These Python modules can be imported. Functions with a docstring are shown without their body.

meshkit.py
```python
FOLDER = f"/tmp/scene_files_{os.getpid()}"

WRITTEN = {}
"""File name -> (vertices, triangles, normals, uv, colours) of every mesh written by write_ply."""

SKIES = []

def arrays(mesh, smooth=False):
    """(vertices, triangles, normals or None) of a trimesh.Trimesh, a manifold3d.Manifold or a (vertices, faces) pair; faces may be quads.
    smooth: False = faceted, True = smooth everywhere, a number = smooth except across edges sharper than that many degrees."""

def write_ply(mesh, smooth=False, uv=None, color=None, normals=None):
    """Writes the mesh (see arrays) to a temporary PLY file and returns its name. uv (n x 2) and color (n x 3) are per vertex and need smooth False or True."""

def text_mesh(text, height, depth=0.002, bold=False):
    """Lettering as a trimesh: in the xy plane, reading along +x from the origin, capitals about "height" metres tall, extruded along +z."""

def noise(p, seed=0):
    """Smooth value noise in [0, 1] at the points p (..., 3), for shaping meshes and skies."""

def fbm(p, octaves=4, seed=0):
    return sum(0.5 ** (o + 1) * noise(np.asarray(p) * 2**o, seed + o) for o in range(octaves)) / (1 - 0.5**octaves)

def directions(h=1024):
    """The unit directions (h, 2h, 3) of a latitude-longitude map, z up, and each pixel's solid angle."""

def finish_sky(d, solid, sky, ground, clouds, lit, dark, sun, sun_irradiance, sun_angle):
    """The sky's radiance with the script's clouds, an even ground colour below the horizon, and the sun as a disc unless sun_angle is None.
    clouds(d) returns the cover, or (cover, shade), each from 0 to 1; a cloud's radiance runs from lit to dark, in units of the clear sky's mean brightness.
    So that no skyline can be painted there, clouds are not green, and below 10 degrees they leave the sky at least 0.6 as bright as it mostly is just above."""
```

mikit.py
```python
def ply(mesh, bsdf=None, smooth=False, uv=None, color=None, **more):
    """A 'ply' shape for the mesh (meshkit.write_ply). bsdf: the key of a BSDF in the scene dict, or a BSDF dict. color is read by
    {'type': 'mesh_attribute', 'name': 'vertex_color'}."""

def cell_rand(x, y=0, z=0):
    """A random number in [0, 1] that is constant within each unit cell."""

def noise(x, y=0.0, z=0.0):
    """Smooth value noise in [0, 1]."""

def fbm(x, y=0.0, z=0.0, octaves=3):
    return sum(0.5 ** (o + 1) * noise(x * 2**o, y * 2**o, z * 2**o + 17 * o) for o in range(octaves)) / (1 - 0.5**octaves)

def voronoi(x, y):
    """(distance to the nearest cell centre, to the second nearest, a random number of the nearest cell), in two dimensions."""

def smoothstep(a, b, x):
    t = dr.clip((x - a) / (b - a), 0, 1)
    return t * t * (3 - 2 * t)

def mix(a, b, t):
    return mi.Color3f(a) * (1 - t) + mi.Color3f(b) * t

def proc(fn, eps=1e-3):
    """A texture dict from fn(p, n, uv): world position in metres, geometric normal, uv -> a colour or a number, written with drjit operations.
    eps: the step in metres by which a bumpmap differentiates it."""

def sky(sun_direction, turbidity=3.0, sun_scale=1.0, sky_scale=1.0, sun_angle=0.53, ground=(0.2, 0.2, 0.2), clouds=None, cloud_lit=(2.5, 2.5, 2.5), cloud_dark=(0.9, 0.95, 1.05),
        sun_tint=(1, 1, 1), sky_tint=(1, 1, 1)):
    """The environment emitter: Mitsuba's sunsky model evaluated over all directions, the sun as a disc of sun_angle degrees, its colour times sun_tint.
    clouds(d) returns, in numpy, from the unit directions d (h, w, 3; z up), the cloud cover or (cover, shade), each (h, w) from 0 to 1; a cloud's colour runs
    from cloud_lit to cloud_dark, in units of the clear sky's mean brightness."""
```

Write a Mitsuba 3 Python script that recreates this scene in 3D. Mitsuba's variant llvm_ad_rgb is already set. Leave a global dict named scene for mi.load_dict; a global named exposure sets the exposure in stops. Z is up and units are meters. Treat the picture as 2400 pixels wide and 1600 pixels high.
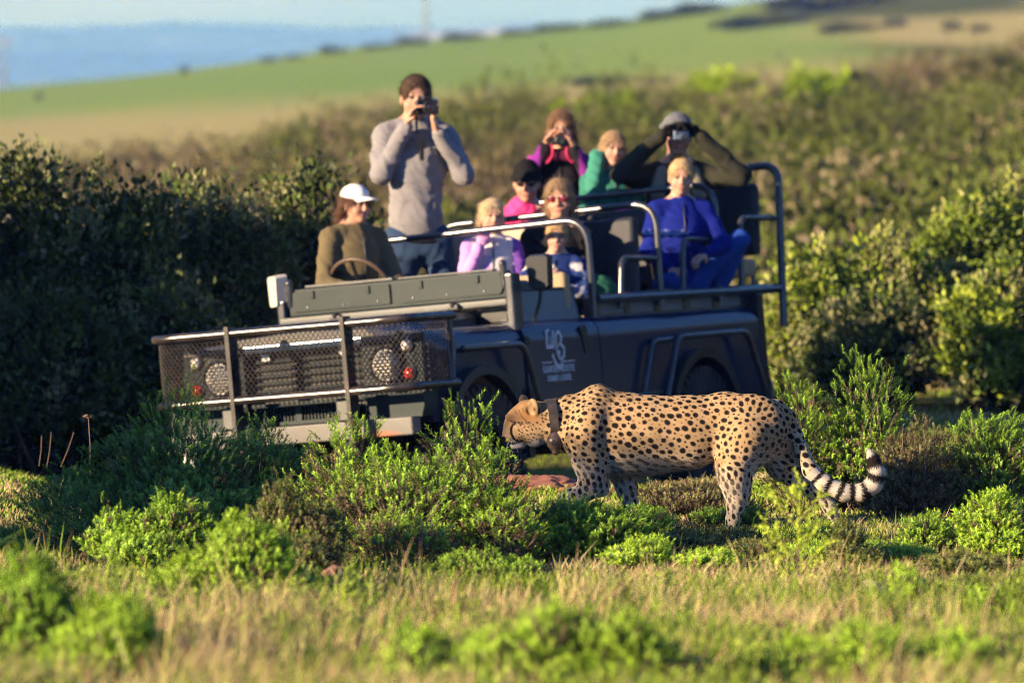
import math, random
import numpy as np, trimesh, manifold3d, drjit as dr, mitsuba as mi
import mikit, meshkit
from scipy.interpolate import RBFInterpolator
from scipy.spatial import cKDTree

# ---------------------------------------------------------------- camera, sky, exposure
T = mi.ScalarTransform4f
CAM_Z, FPX = 1.25, 13333.3          # eye height above the cheetah's ground, focal length in pixels of a 2400 px wide frame
PITCH = math.atan(178 / FPX)
scene, labels = {}, {}
scene['camera'] = {'type': 'thinlens', 'fov': math.degrees(2 * math.atan(1200 / FPX)), 'fov_axis': 'x', 'near_clip': 1.0, 'far_clip': 40000.0,
                   'aperture_radius': 0.031, 'focus_distance': 26.45, 'medium': {'type': 'ref', 'id': 'haze_air'},
                   'to_world': T().look_at(origin=[0, 0, CAM_Z], target=[0, math.cos(PITCH), CAM_Z - math.sin(PITCH)], up=[0, 0, 1])}
SUN_AZ, SUN_EL = math.radians(30), math.radians(14)
SUN = [-math.cos(SUN_AZ) * math.cos(SUN_EL), -math.sin(SUN_AZ) * math.cos(SUN_EL), math.sin(SUN_EL)]

def cloud_cover(d):
    el = np.degrees(np.arcsin(np.clip(d[..., 2], -1, 1)))
    q = np.stack([d[..., 0] * 7, d[..., 1] * 7, d[..., 2] * 34], -1)
    n = meshkit.fbm(q, 2, 3)
    band = np.clip(1.0 - np.abs(el - 3.6) / 3.4, 0, 1)
    return np.clip((n - 0.10) * 1.5, 0, 1) * (0.03 + 0.85 * band) * (el > 0), np.clip(1.2 - n * 1.6, 0, 1)

scene['sky_light'] = mikit.sky(SUN, turbidity=2.6, sun_tint=(0.97, 1.07, 1.52), sky_tint=(0.58, 1.04, 2.15), sky_scale=0.30, ground=(0.10, 0.10, 0.05), clouds=cloud_cover,
                               cloud_lit=(3.7, 4.0, 7.0), cloud_dark=(2.7, 3.2, 6.6))
exposure = 3.56

def view(u, v, d):
    """World point seen at pixel (u, v) of the 2352 x 1568 view of the photograph, d metres ahead."""
    a, b = (u * 1.020408 - 1200) / FPX, (800 - v * 1.020408) / FPX
    r = np.array([a, math.cos(PITCH) + b * math.sin(PITCH), -math.sin(PITCH) + b * math.cos(PITCH)])
    return np.array([0, 0, CAM_Z]) + r * (d / r[1])

# ---------------------------------------------------------------- helpers
def bsdf(key, d, two=True):
    scene[key] = {'type': 'twosided', 'b': d} if two else d
    return key

def paint(key, rgb, rough=0.6, spec=0.5, metallic=0.0, clear=0.0, **more):
    d = {'type': 'principled', 'base_color': {'type': 'rgb', 'value': list(rgb)} if not isinstance(rgb, dict) else rgb, 'roughness': rough, 'specular': spec, 'metallic': metallic}
    if clear: d.update(clearcoat=clear, clearcoat_gloss=0.95)
    d.update(more)
    return bsdf(key, d)

VC = {'type': 'mesh_attribute', 'name': 'vertex_color'}
bsdf('vc_matte', {'type': 'diffuse', 'reflectance': VC})
paint('vc_leaf', VC, 0.55, 0.35)
paint('vc_skin', VC, 0.5, 0.35)
paint('vc_cloth', VC, 0.85, 0.15, sheen=0.1)
paint('vc_fur', VC, 0.8, 0.12)

def key_of(name):
    if name not in scene and name not in labels: return name
    i = 1
    while f'{name}_{i:03d}' in scene or f'{name}_{i:03d}' in labels: i += 1
    return f'{name}_{i:03d}'

def thing(name, label, category, group=None, kind=None):
    k = key_of(name)
    labels[k] = {'label': label, 'category': category}
    if group: labels[k]['group'] = group
    if kind: labels[k]['kind'] = kind
    return k

def put(parent, name, mesh, mat, smooth=False, color=None, label=None, kind=None):
    """One entry of the scene: a part of parent (parent__name)."""
    k = key_of(f'{parent}__{name}' if parent else name)
    if isinstance(mesh, manifold3d.Manifold): mesh = tm(mesh)
    if color is not None and np.ndim(color) == 1: color = np.tile(color, (len(mesh.vertices), 1))
    scene[k] = mikit.ply(mesh, mat, smooth=smooth, color=color)
    if label or kind:
        labels.setdefault(k, {})
        if label: labels[k]['label'] = label
        if kind: labels[k]['kind'] = kind
    return k

def whole(name, mesh, mat, label, category, smooth=False, color=None, group=None, kind=None):
    """A thing that is one mesh."""
    k = thing(name, label, category, group, kind)
    scene[k] = mikit.ply(mesh, mat, smooth=smooth, color=color if color is None or np.ndim(color) > 1 else np.tile(color, (len(mesh.vertices), 1)))
    return k

def structure(name, mesh, mat, smooth=False, color=None):
    scene[name] = mikit.ply(mesh, mat, smooth=smooth, color=color)
    labels[name] = {'kind': 'structure'}

def tm(m):
    if isinstance(m, manifold3d.Manifold):
        q = m.to_mesh()
        return trimesh.Trimesh(q.vert_properties[:, :3], q.tri_verts, process=False)
    return m

def join(*ms):
    ms = [tm(m) for m in ms]
    n, V, Fs = 0, [], []
    for m in ms:
        V.append(np.asarray(m.vertices)); Fs.append(np.asarray(m.faces) + n); n += len(m.vertices)
    return trimesh.Trimesh(np.vstack(V), np.vstack(Fs), process=False)

def box(x0, x1, y0, y1, z0, z1, r=0.0):
    if r <= 0: return trimesh.creation.box(bounds=[[min(x0, x1), min(y0, y1), min(z0, z1)], [max(x0, x1), max(y0, y1), max(z0, z1)]])
    x0, x1 = sorted((x0, x1)); y0, y1 = sorted((y0, y1)); z0, z1 = sorted((z0, z1))
    r = min(r, (x1 - x0) * .49, (y1 - y0) * .49, (z1 - z0) * .49)
    ps = []
    for sx in (x0, x1):
        for sy in (y0, y1):
            for sz in (z0, z1):
                c = np.array([sx, sy, sz]) + r * np.array([1 if sx == x0 else -1, 1 if sy == y0 else -1, 1 if sz == z0 else -1])
                for a in SPH: ps.append(c + r * a)
    return tm(manifold3d.Manifold.hull_points(np.array(ps)))

SPH = np.array(trimesh.creation.icosphere(1).vertices)

def frame_of(d):
    d = d / np.linalg.norm(d)
    a = np.cross(d, [0, 0, 1]) if abs(d[2]) < 0.95 else np.cross(d, [1, 0, 0])
    a /= np.linalg.norm(a)
    return a, np.cross(d, a)

def tube(path, r, n=10, caps=True, closed=False):
    """A round bar along the path; r one radius or one per point."""
    P = np.asarray(path, float); m = len(P)
    rr = np.broadcast_to(r, m)
    if closed: tang = np.roll(P, -1, 0) - np.roll(P, 1, 0)
    else: tang = np.gradient(P, axis=0)
    tang /= np.linalg.norm(tang, axis=1, keepdims=True) + 1e-12
    a, b = frame_of(tang[0]); V = []
    ang = np.arange(n) * 2 * np.pi / n
    for i in range(m):
        a = a - tang[i] * (a @ tang[i]); a /= np.linalg.norm(a); b = np.cross(tang[i], a)
        V.append(P[i] + rr[i] * (np.cos(ang)[:, None] * a + np.sin(ang)[:, None] * b))
    V = np.vstack(V); Fs = []
    j = np.arange(n); jn = (j + 1) % n
    for i in range(m if closed else m - 1):
        o, q = i * n, ((i + 1) % m) * n
        Fs += [np.stack([o + j, o + jn, q + jn], 1), np.stack([o + j, q + jn, q + j], 1)]
    if caps and not closed:
        V = np.vstack([V, P[:1], P[-1:]]); c = m * n
        Fs += [np.stack([jn, j, j * 0 + c], 1), np.stack([(m - 1) * n + j, (m - 1) * n + jn, j * 0 + c + 1], 1)]
    return trimesh.Trimesh(V, np.vstack(Fs), process=False)

def bend(points, r, k=6):
    """A polyline with its inner corners rounded by radius r."""
    P = [np.asarray(p, float) for p in points]; out = [P[0]]
    for i in range(1, len(P) - 1):
        a, b = P[i - 1] - P[i], P[i + 1] - P[i]
        t = min(r, np.linalg.norm(a) * .49, np.linalg.norm(b) * .49)
        A, B = P[i] + a / np.linalg.norm(a) * t, P[i] + b / np.linalg.norm(b) * t
        for s in np.linspace(0, 1, k + 1): out.append((1 - s) ** 2 * A + 2 * s * (1 - s) * P[i] + s * s * B)
    return np.array(out + [P[-1]])

def lathe(profile, n=32):
    """A solid of revolution about z from (radius, height) points."""
    return trimesh.creation.revolve(np.asarray(profile, float), sections=n)

def ball(c, r, sub=2, rot=None):
    m = trimesh.creation.icosphere(sub); v = np.array(m.vertices) * np.broadcast_to(r, 3)
    if rot is not None: v = v @ np.asarray(rot).T
    return trimesh.Trimesh(v + np.asarray(c), m.faces, process=False)

def extrude(poly, h):
    return trimesh.creation.extrude_polygon(poly, h, engine='earcut')

def xform(m, M3, t):
    m = tm(m); f = np.asarray(m.faces)
    if np.linalg.det(M3) < 0: f = f[:, ::-1]
    return trimesh.Trimesh(np.asarray(m.vertices) @ np.asarray(M3).T + np.asarray(t), f, process=False)

def rotz(a): c, s = math.cos(a), math.sin(a); return np.array([[c, -s, 0], [s, c, 0], [0, 0, 1.]])
def rotx(a): c, s = math.cos(a), math.sin(a); return np.array([[1, 0, 0], [0, c, -s], [0, s, c]])
def roty(a): c, s = math.cos(a), math.sin(a); return np.array([[c, 0, s], [0, 1, 0], [-s, 0, c]])

# smooth bodies: a field of blended capsules and ellipsoids, and its surface (surface nets)
class Body:
    def __init__(self, h): self.h, self.prims = h, []
    def cap(self, a, b, ra, rb=None, k=0.03, sub=False, flat=None):
        """Tapered capsule; flat = (axis, factor) squashes it across that axis."""
        self.prims.append(('c', np.asarray(a, float), np.asarray(b, float), ra, ra if rb is None else rb, k, sub, flat)); return self
    def ell(self, c, r, rot=None, k=0.03, sub=False):
        self.prims.append(('e', np.asarray(c, float), np.broadcast_to(np.asarray(r, float), 3), np.eye(3) if rot is None else np.asarray(rot), 0, k, sub, None)); return self
    def cut(self, n, c, k=0.01):
        """Cuts away the side of the plane through c that n points to."""
        self.prims.append(('p', np.asarray(n, float) / np.linalg.norm(n), np.asarray(c, float), None, 0, k, True, None)); return self
    def bounds(self, p, pad):
        if p[0] == 'c':
            r = max(p[3], p[4]) + pad
            return np.minimum(p[1], p[2]) - r, np.maximum(p[1], p[2]) + r
        e = np.abs(p[3]) @ p[2] + pad
        return p[1] - e, p[1] + e
    def mesh(self, noise=None):
        h = self.h; bs = [self.bounds(p, 0.0) for p in self.prims if not p[6]]
        lo = np.min([b[0] for b in bs], 0) - 3 * h; hi = np.max([b[1] for b in bs], 0) + 3 * h
        n = np.ceil((hi - lo) / h).astype(int) + 1
        D = np.full(n, 9.0, np.float32); ax = [lo[i] + h * np.arange(n[i]) for i in range(3)]
        for p in self.prims:
            k = p[5]
            if p[0] == 'p': s = (slice(None),) * 3
            else:
                a, b = self.bounds(p, k + 3 * h)
                s = tuple(slice(max(0, int((a[i] - lo[i]) / h)), max(0, min(n[i], int((b[i] - lo[i]) / h) + 2))) for i in range(3))
            X, Y, Z = ax[0][s[0]][:, None, None], ax[1][s[1]][None, :, None], ax[2][s[2]][None, None, :]
            if X.size * Y.size * Z.size == 0: continue
            if p[0] == 'c':
                A, B = p[1], p[2]; d = B - A; L = max(d @ d, 1e-9)
                t = np.clip(((X - A[0]) * d[0] + (Y - A[1]) * d[1] + (Z - A[2]) * d[2]) / L, 0, 1)
                q = [X - A[0] - t * d[0], Y - A[1] - t * d[1], Z - A[2] - t * d[2]]
                if p[7]:
                    w, fct = np.asarray(p[7][0], float), p[7][1]; w = w / np.linalg.norm(w)
                    e = (q[0] * w[0] + q[1] * w[1] + q[2] * w[2]) * (1 / fct - 1)
                    q = [q[i] + e * w[i] for i in range(3)]
                f = np.sqrt(q[0] ** 2 + q[1] ** 2 + q[2] ** 2) - (p[3] + t * (p[4] - p[3]))
                if p[7]: f = f * max(p[7][1], .5)
            elif p[0] == 'e':
                q = [X - p[1][0], Y - p[1][1], Z - p[1][2]]; R, r = p[3], p[2]
                l = [q[0] * R[0, i] + q[1] * R[1, i] + q[2] * R[2, i] for i in range(3)]
                k0 = np.sqrt(sum((l[i] / r[i]) ** 2 for i in range(3))); k1 = np.sqrt(sum((l[i] / r[i] ** 2) ** 2 for i in range(3)))
                f = k0 * (k0 - 1) / (k1 + 1e-9)
            else:
                f = -((X - p[2][0]) * p[1][0] + (Y - p[2][1]) * p[1][1] + (Z - p[2][2]) * p[1][2])
            g = D[s]
            if p[6]:
                f = -f; m = np.maximum(k - np.abs(f - g), 0) / k; D[s] = np.maximum(f, g) + m * m * k * .25
            else:
                m = np.maximum(k - np.abs(f - g), 0) / k; D[s] = np.minimum(f, g) - m * m * k * .25
        if noise is not None: D = D + noise(*np.meshgrid(*ax, indexing='ij', sparse=True)).astype(np.float32)
        return surface_nets(D, lo, h)

def surface_nets(D, lo, h):
    S = D < 0; n = np.array(D.shape)
    cs = [(i, j, k) for i in (0, 1) for j in (0, 1) for k in (0, 1)]
    def sh(A, c): return A[c[0]:n[0] - 1 + c[0], c[1]:n[1] - 1 + c[1], c[2]:n[2] - 1 + c[2]]
    cnt = sum(sh(S, c).astype(np.int8) for c in cs)
    act = np.argwhere((cnt > 0) & (cnt < 8))
    idx = np.full(n - 1, -1, np.int64); idx[tuple(act.T)] = np.arange(len(act))
    pos, w = np.zeros((len(act), 3)), np.zeros(len(act))
    for a in cs:
        for ax in range(3):
            if a[ax]: continue
            b = list(a); b[ax] = 1
            fa, fb = D[tuple((act + a).T)], D[tuple((act + b).T)]
            m = (fa < 0) != (fb < 0)
            t = np.where(m, fa / np.where(m, fa - fb, 1), 0)
            p = np.tile(np.array(a, float), (len(act), 1)); p[:, ax] = t
            pos[m] += p[m]; w[m] += 1
    V = lo + h * (act + pos / w[:, None]); Fs = []
    for ax in range(3):
        u, v = (ax + 1) % 3, (ax + 2) % 3
        e = [slice(None)] * 3; e2 = [slice(None)] * 3; e[ax] = slice(0, -1); e2[ax] = slice(1, None)
        A, B = S[tuple(e)], S[tuple(e2)]
        q = np.argwhere(A != B); q = q[(q[:, u] > 0) & (q[:, v] > 0) & (q[:, u] < n[u] - 1) & (q[:, v] < n[v] - 1)]
        inside = A[tuple(q.T)]
        def at(du, dv):
            z = q.copy(); z[:, u] -= du; z[:, v] -= dv; return idx[tuple(z.T)]
        quad = np.stack([at(1, 1), at(0, 1), at(0, 0), at(1, 0)], 1)
        quad[~inside] = quad[~inside][:, ::-1]
        Fs += [quad[:, [0, 1, 2]], quad[:, [0, 2, 3]]]
    return trimesh.Trimesh(V, np.vstack(Fs), process=False)

def relax(m, it=6):
    V, f = np.asarray(m.vertices).copy(), np.asarray(m.faces)
    e = np.vstack([f[:, [0, 1]], f[:, [1, 2]], f[:, [2, 0]]])
    for i in range(2 * it):
        s, c = np.zeros_like(V), np.zeros(len(V))
        np.add.at(s, e[:, 0], V[e[:, 1]]); np.add.at(c, e[:, 0], 1)
        V += (0.5 if i % 2 == 0 else -0.52) * (s / np.maximum(c, 1)[:, None] - V)
    return trimesh.Trimesh(V, f, process=False)

def thin_out(m, tol):
    """Fewer triangles where the surface is nearly flat."""
    q = manifold3d.Manifold(manifold3d.Mesh(np.asarray(m.vertices, np.float32), np.asarray(m.faces, np.uint32)))
    if q.is_empty(): return m
    q = tm(q.simplify(tol))
    return q if len(q.faces) else m

def normals_of(m):
    V, f = np.asarray(m.vertices), np.asarray(m.faces); n = np.zeros_like(V)
    fn = np.cross(V[f[:, 1]] - V[f[:, 0]], V[f[:, 2]] - V[f[:, 0]])
    for k in range(3): np.add.at(n, f[:, k], fn)
    return n / (np.linalg.norm(n, axis=1, keepdims=True) + 1e-20)

# ---------------------------------------------------------------- the ground: one sheet from behind the camera to the far plain
def ground_points():
    P = []
    def g(u, v, d, drop=0.0): p = view(u, v, d); P.append((p[0], p[1], p[2] - drop))
    for x in (-3, -1, 1, 3):
        for y in (6, 10, 13, 16, 20, 23): P.append((x * y / 20, y, 0.01))
    for x in (-2.2, -1, 0, 1, 2.2): P.append((x, 26.4, 0.0))
    for x, y, z in ((-2.6, 30, .10), (-1.2, 30, -.25), (-.4, 29.6, -.05), (.25, 29.9, .07), (1.2, 30.2, .10), (2.6, 30, .08)): P.append((x, y, z))
    for x, y, z in ((-3, 33.5, .03), (-.853, 32.93, -.31), (-.12, 32.53, -.242), (-1.6, 33.3, -.385), (.48, 35.4, -.25), (1.21, 35.0, -.17), (-.25, 35.8, -.31)): P.append((x, y, z))
    for u, v, d in ((2150, 1000, 34), (2330, 985, 36), (2250, 950, 39), (1900, 975, 38), (60, 1065, 36)): g(u, v, d)
    P.append((-3.3, 37, .05)); P.append((0, 38, -.1)); P.append((0, 45, .2)); P.append((-4, 45, .1)); P.append((4, 45, .45))
    for x in (-5, 0, 5): P.append((x, 60, .8 + .07 * x))
    for u, v in ((0, 392), (250, 368), (500, 345), (740, 285), (1250, 235), (1560, 195), (2000, 172), (2350, 112)): g(u, v, 140, .75)
    for u, v in ((0, 470), (500, 420), (1250, 320), (2000, 280), (2350, 230)): g(u, v, 105, .5)
    for u, v in ((0, 470), (1250, 330), (2350, 220)): g(u, v, 180)
    for u, v in ((0, 378), (1200, 255), (2350, 160)): g(u, v, 250)
    for u, v in ((0, 290), (1200, 170), (2350, 40)): g(u, v, 400)
    for u, v in ((0, 203), (370, 168), (740, 118), (1000, 92), (1400, 52), (1700, 8), (2000, -42), (2350, -85)): g(u, v, 600)
    for u, v in ((0, 245), (1200, 130), (2350, 30)): g(u, v, 800)
    return np.array(P)

_GP = ground_points()
_rbf = RBFInterpolator(np.stack([_GP[:, 0] / _GP[:, 1] / .09 * .5, np.log(_GP[:, 1])], 1), (_GP[:, 2] - CAM_Z) / _GP[:, 1], smoothing=2e-5, kernel='thin_plate_spline')

def ground(x, y):
    x, y = np.broadcast_arrays(np.asarray(x, float), np.asarray(y, float))
    yy = np.clip(y, 8, 800); t = np.clip(x / yy / .09, -2.2, 2.2) * .5
    q = np.stack([t.ravel(), np.log(yy).ravel()], 1)
    z = CAM_Z + _rbf(q).reshape(x.shape) * yy
    p = np.stack([x, y, 0 * x], -1)
    z = z + .05 * (meshkit.fbm(p * .55, 3, 5) - .5) * np.clip(1 - np.abs(y - 25) / 14, 0, 1)
    far = np.clip((y - 800) / 1500, 0, 1)
    z = z * (1 - far) + far * -12 + (y > 38) * np.clip((y - 38) / 40, 0, 1) * .8 * (meshkit.fbm(p * .05, 3, 8) - .5) * np.clip(1 - (y - 130) / 60, 0, 1)
    return z

def sinh_nodes(lo, hi, n, s):
    t = np.linspace(np.arcsinh(lo / s), np.arcsinh(hi / s), n); return np.sinh(t) * s

def make_ground():
    gx = sinh_nodes(-15500, 15500, 161, 2.2)
    gy = np.concatenate([np.linspace(-60, 6, 20), np.linspace(6.5, 46, 130), 46 * np.exp(np.linspace(.01, math.log(14500 / 46), 120))])
    X, Y = np.meshgrid(gx, gy, indexing='ij'); Z = ground(X, Y)
    V = np.stack([X, Y, Z], -1).reshape(-1, 3)
    i, j = np.meshgrid(np.arange(len(gx) - 1), np.arange(len(gy) - 1), indexing='ij'); a = (i * len(gy) + j).ravel(); b = a + len(gy)
    f = np.vstack([np.stack([a, b, b + 1], 1), np.stack([a, b + 1, a + 1], 1)])
    return trimesh.Trimesh(V, f, process=False)

def ground_color(p, n, uv):
    x, y = p.x, p.y
    big = mikit.fbm(x * .9, y * .9, 3.0, 4); fine = mikit.fbm(x * 14, y * 14, 1.0, 3)
    near = mikit.mix((.060, .050, .024), (.13, .105, .052), mikit.smoothstep(.35, .7, fine))
    near = mikit.mix(near, mi.Color3f(.05, .075, .018), mikit.smoothstep(.5, .68, big) * .7)
    # bare red earth of the track by the vehicle's near side
    ex, ey = (x - .30) / .85, (y - 30.2) / 1.5
    red = mikit.smoothstep(1.15, .6, ex * ex + ey * ey + (big - .5) * .8)
    near = mikit.mix(near, mikit.mix((.26, .10, .065), (.36, .155, .10), fine), red)
    # lit turf under the thickets
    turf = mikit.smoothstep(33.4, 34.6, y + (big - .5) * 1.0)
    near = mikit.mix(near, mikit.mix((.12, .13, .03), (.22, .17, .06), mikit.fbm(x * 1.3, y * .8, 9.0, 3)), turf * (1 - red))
    # scrub slope, then the cropped fields of the far hill, tan at its foot
    s = mikit.fbm(x * .05, y * .02, 4.0, 4); m = mikit.fbm(x * .25, y * .06, 2.0, 3)
    scrub = mikit.mix((.055, .055, .022), (.11, .10, .045), m)
    tan = mikit.mix((.33, .30, .12), (.39, .36, .15), s)
    green = mikit.mix((.125, .255, .030), (.205, .295, .065), mikit.smoothstep(.3, .72, mikit.fbm(x * .011, y * .006, 7.0, 4)))
    edge = y - 345 + x * 1.6 + (s - .5) * 80
    field = mikit.mix(tan, green, mikit.smoothstep(-45, 45, edge))
    ridge = mikit.smoothstep(-3, 3, x - 22 + (m - .5) * 8) * mikit.smoothstep(290, 330, y + (s - .5) * 30)
    upper = mikit.mix(mi.Color3f(.085, .105, .035), tan, mikit.smoothstep(.55, .66, mikit.fbm(x * .03, y * .012, 11.0, 3)))
    field = mikit.mix(field, upper, ridge)
    c = mikit.mix(near, scrub, mikit.smoothstep(41, 46, y))
    c = mikit.mix(c, field, mikit.smoothstep(165, 200, y + (s - .5) * 30))
    return mikit.mix(c, mi.Color3f(.10, .13, .07), mikit.smoothstep(900, 1600, y))

bsdf('ground_mat', {'type': 'diffuse', 'reflectance': mikit.proc(ground_color)})
structure('ground', make_ground(), 'ground_mat', smooth=True)

def mountain(name, y0, depth, crest, seed, amp, cut=0.0):
    xs = np.linspace(-10400, 10400, 260); ts = np.linspace(0, 1, 26)
    X, Tt = np.meshgrid(xs, ts, indexing='ij')
    top = crest(xs)[:, None]
    p = np.stack([X / 840, Tt * 3, 0 * X], -1)
    rid = meshkit.fbm(p, 5, seed)
    H = top * np.clip(np.where(Tt < .6, (Tt / .6) ** .8, (1 - Tt) / .4), 0, 1) + amp * (rid - .5) * (Tt * (1 - Tt) * 4)
    V = np.stack([X, y0 + depth * Tt + 600 * (rid - .5), H - 14], -1).reshape(-1, 3)
    i, j = np.meshgrid(np.arange(len(xs) - 1), np.arange(len(ts) - 1), indexing='ij'); a = (i * len(ts) + j).ravel(); b = a + len(ts)
    structure(name, trimesh.Trimesh(V, np.vstack([np.stack([a, b, b + 1], 1), np.stack([a, b + 1, a + 1], 1)]), process=False), 'mountain_mat', smooth=True)

bsdf('mountain_mat', {'type': 'diffuse', 'reflectance': mikit.proc(lambda p, n, uv: mikit.mix((.02, .035, .04), (.42, .40, .33), mikit.smoothstep(.48, .68, mikit.fbm(p.x * .0022, p.y * .0012, p.z * .008, 4))))})
def crest_near(xs):   # a long flat-topped range
    return 436 + 22 * (meshkit.fbm(np.stack([xs / 600, 0 * xs, 0 * xs], -1), 3, 21) - .5) * 2 - 36 * np.clip((xs + 120) / 1000, 0, 1)
def crest_far(xs):
    return 552 + 44 * (meshkit.fbm(np.stack([xs / 660, 0 * xs, 0 * xs], -1), 4, 33) - .5) * 2
mountain('mountain_range', 10000, 1800, crest_near, 41, 120)
mountain('mountain_range_far', 11900, 1400, crest_far, 43, 100)

# the air that fades the far ranges to blue
scene['haze_air'] = {'type': 'homogeneous', 'albedo': {'type': 'rgb', 'value': [.72, .84, 1.0]}, 'sigma_t': {'type': 'rgb', 'value': [.35e-4, .8e-4, 2.6e-4]}, 'phase': {'type': 'isotropic'}}
scene['haze'] = {'type': 'cube', 'to_world': T().translate([0, 7350, 290]).scale([16000, 7480, 312]), 'bsdf': {'type': 'null'}, 'interior': {'type': 'ref', 'id': 'haze_air'}}
labels['haze'] = {'kind': 'stuff', 'label': 'thin blue haze over the plain', 'category': 'haze'}

# ---------------------------------------------------------------- the open safari vehicle, in its own axes: x forward from the front axle, y to its left, z up
from shapely.geometry import Polygon, Point, LineString, box as sbox
from shapely.ops import unary_union
def car_axes():
    yaw, pitch, roll = np.radians([28.53, -1.25, 4.74])
    c, s = np.cos(yaw), np.sin(yaw); cp, sp = np.cos(pitch), np.sin(pitch); cr, sr = np.cos(roll), np.sin(roll)
    return np.array([[-s, c, 0], [-c, -s, 0], [0, 0, 1.]]) @ np.array([[cp, 0, -sp], [0, 1, 0], [sp, 0, cp]]) @ np.array([[1, 0, 0], [0, cr, -sr], [0, sr, cr]])
CARM, CART = car_axes(), np.array([-.853, 32.93, -.307])
def car_point(p): return CARM @ np.asarray(p, float) + CART

def dusty(dark, dust, amount, scale=5.0):
    return mikit.proc(lambda p, n, uv: mikit.mix(dark, dust, amount * mikit.smoothstep(.35, .75, mikit.fbm(p.x * scale, p.y * scale, p.z * scale, 4)) * (.35 + .65 * mikit.noise(p.x * 60, p.y * 60, p.z * 60))))

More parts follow.
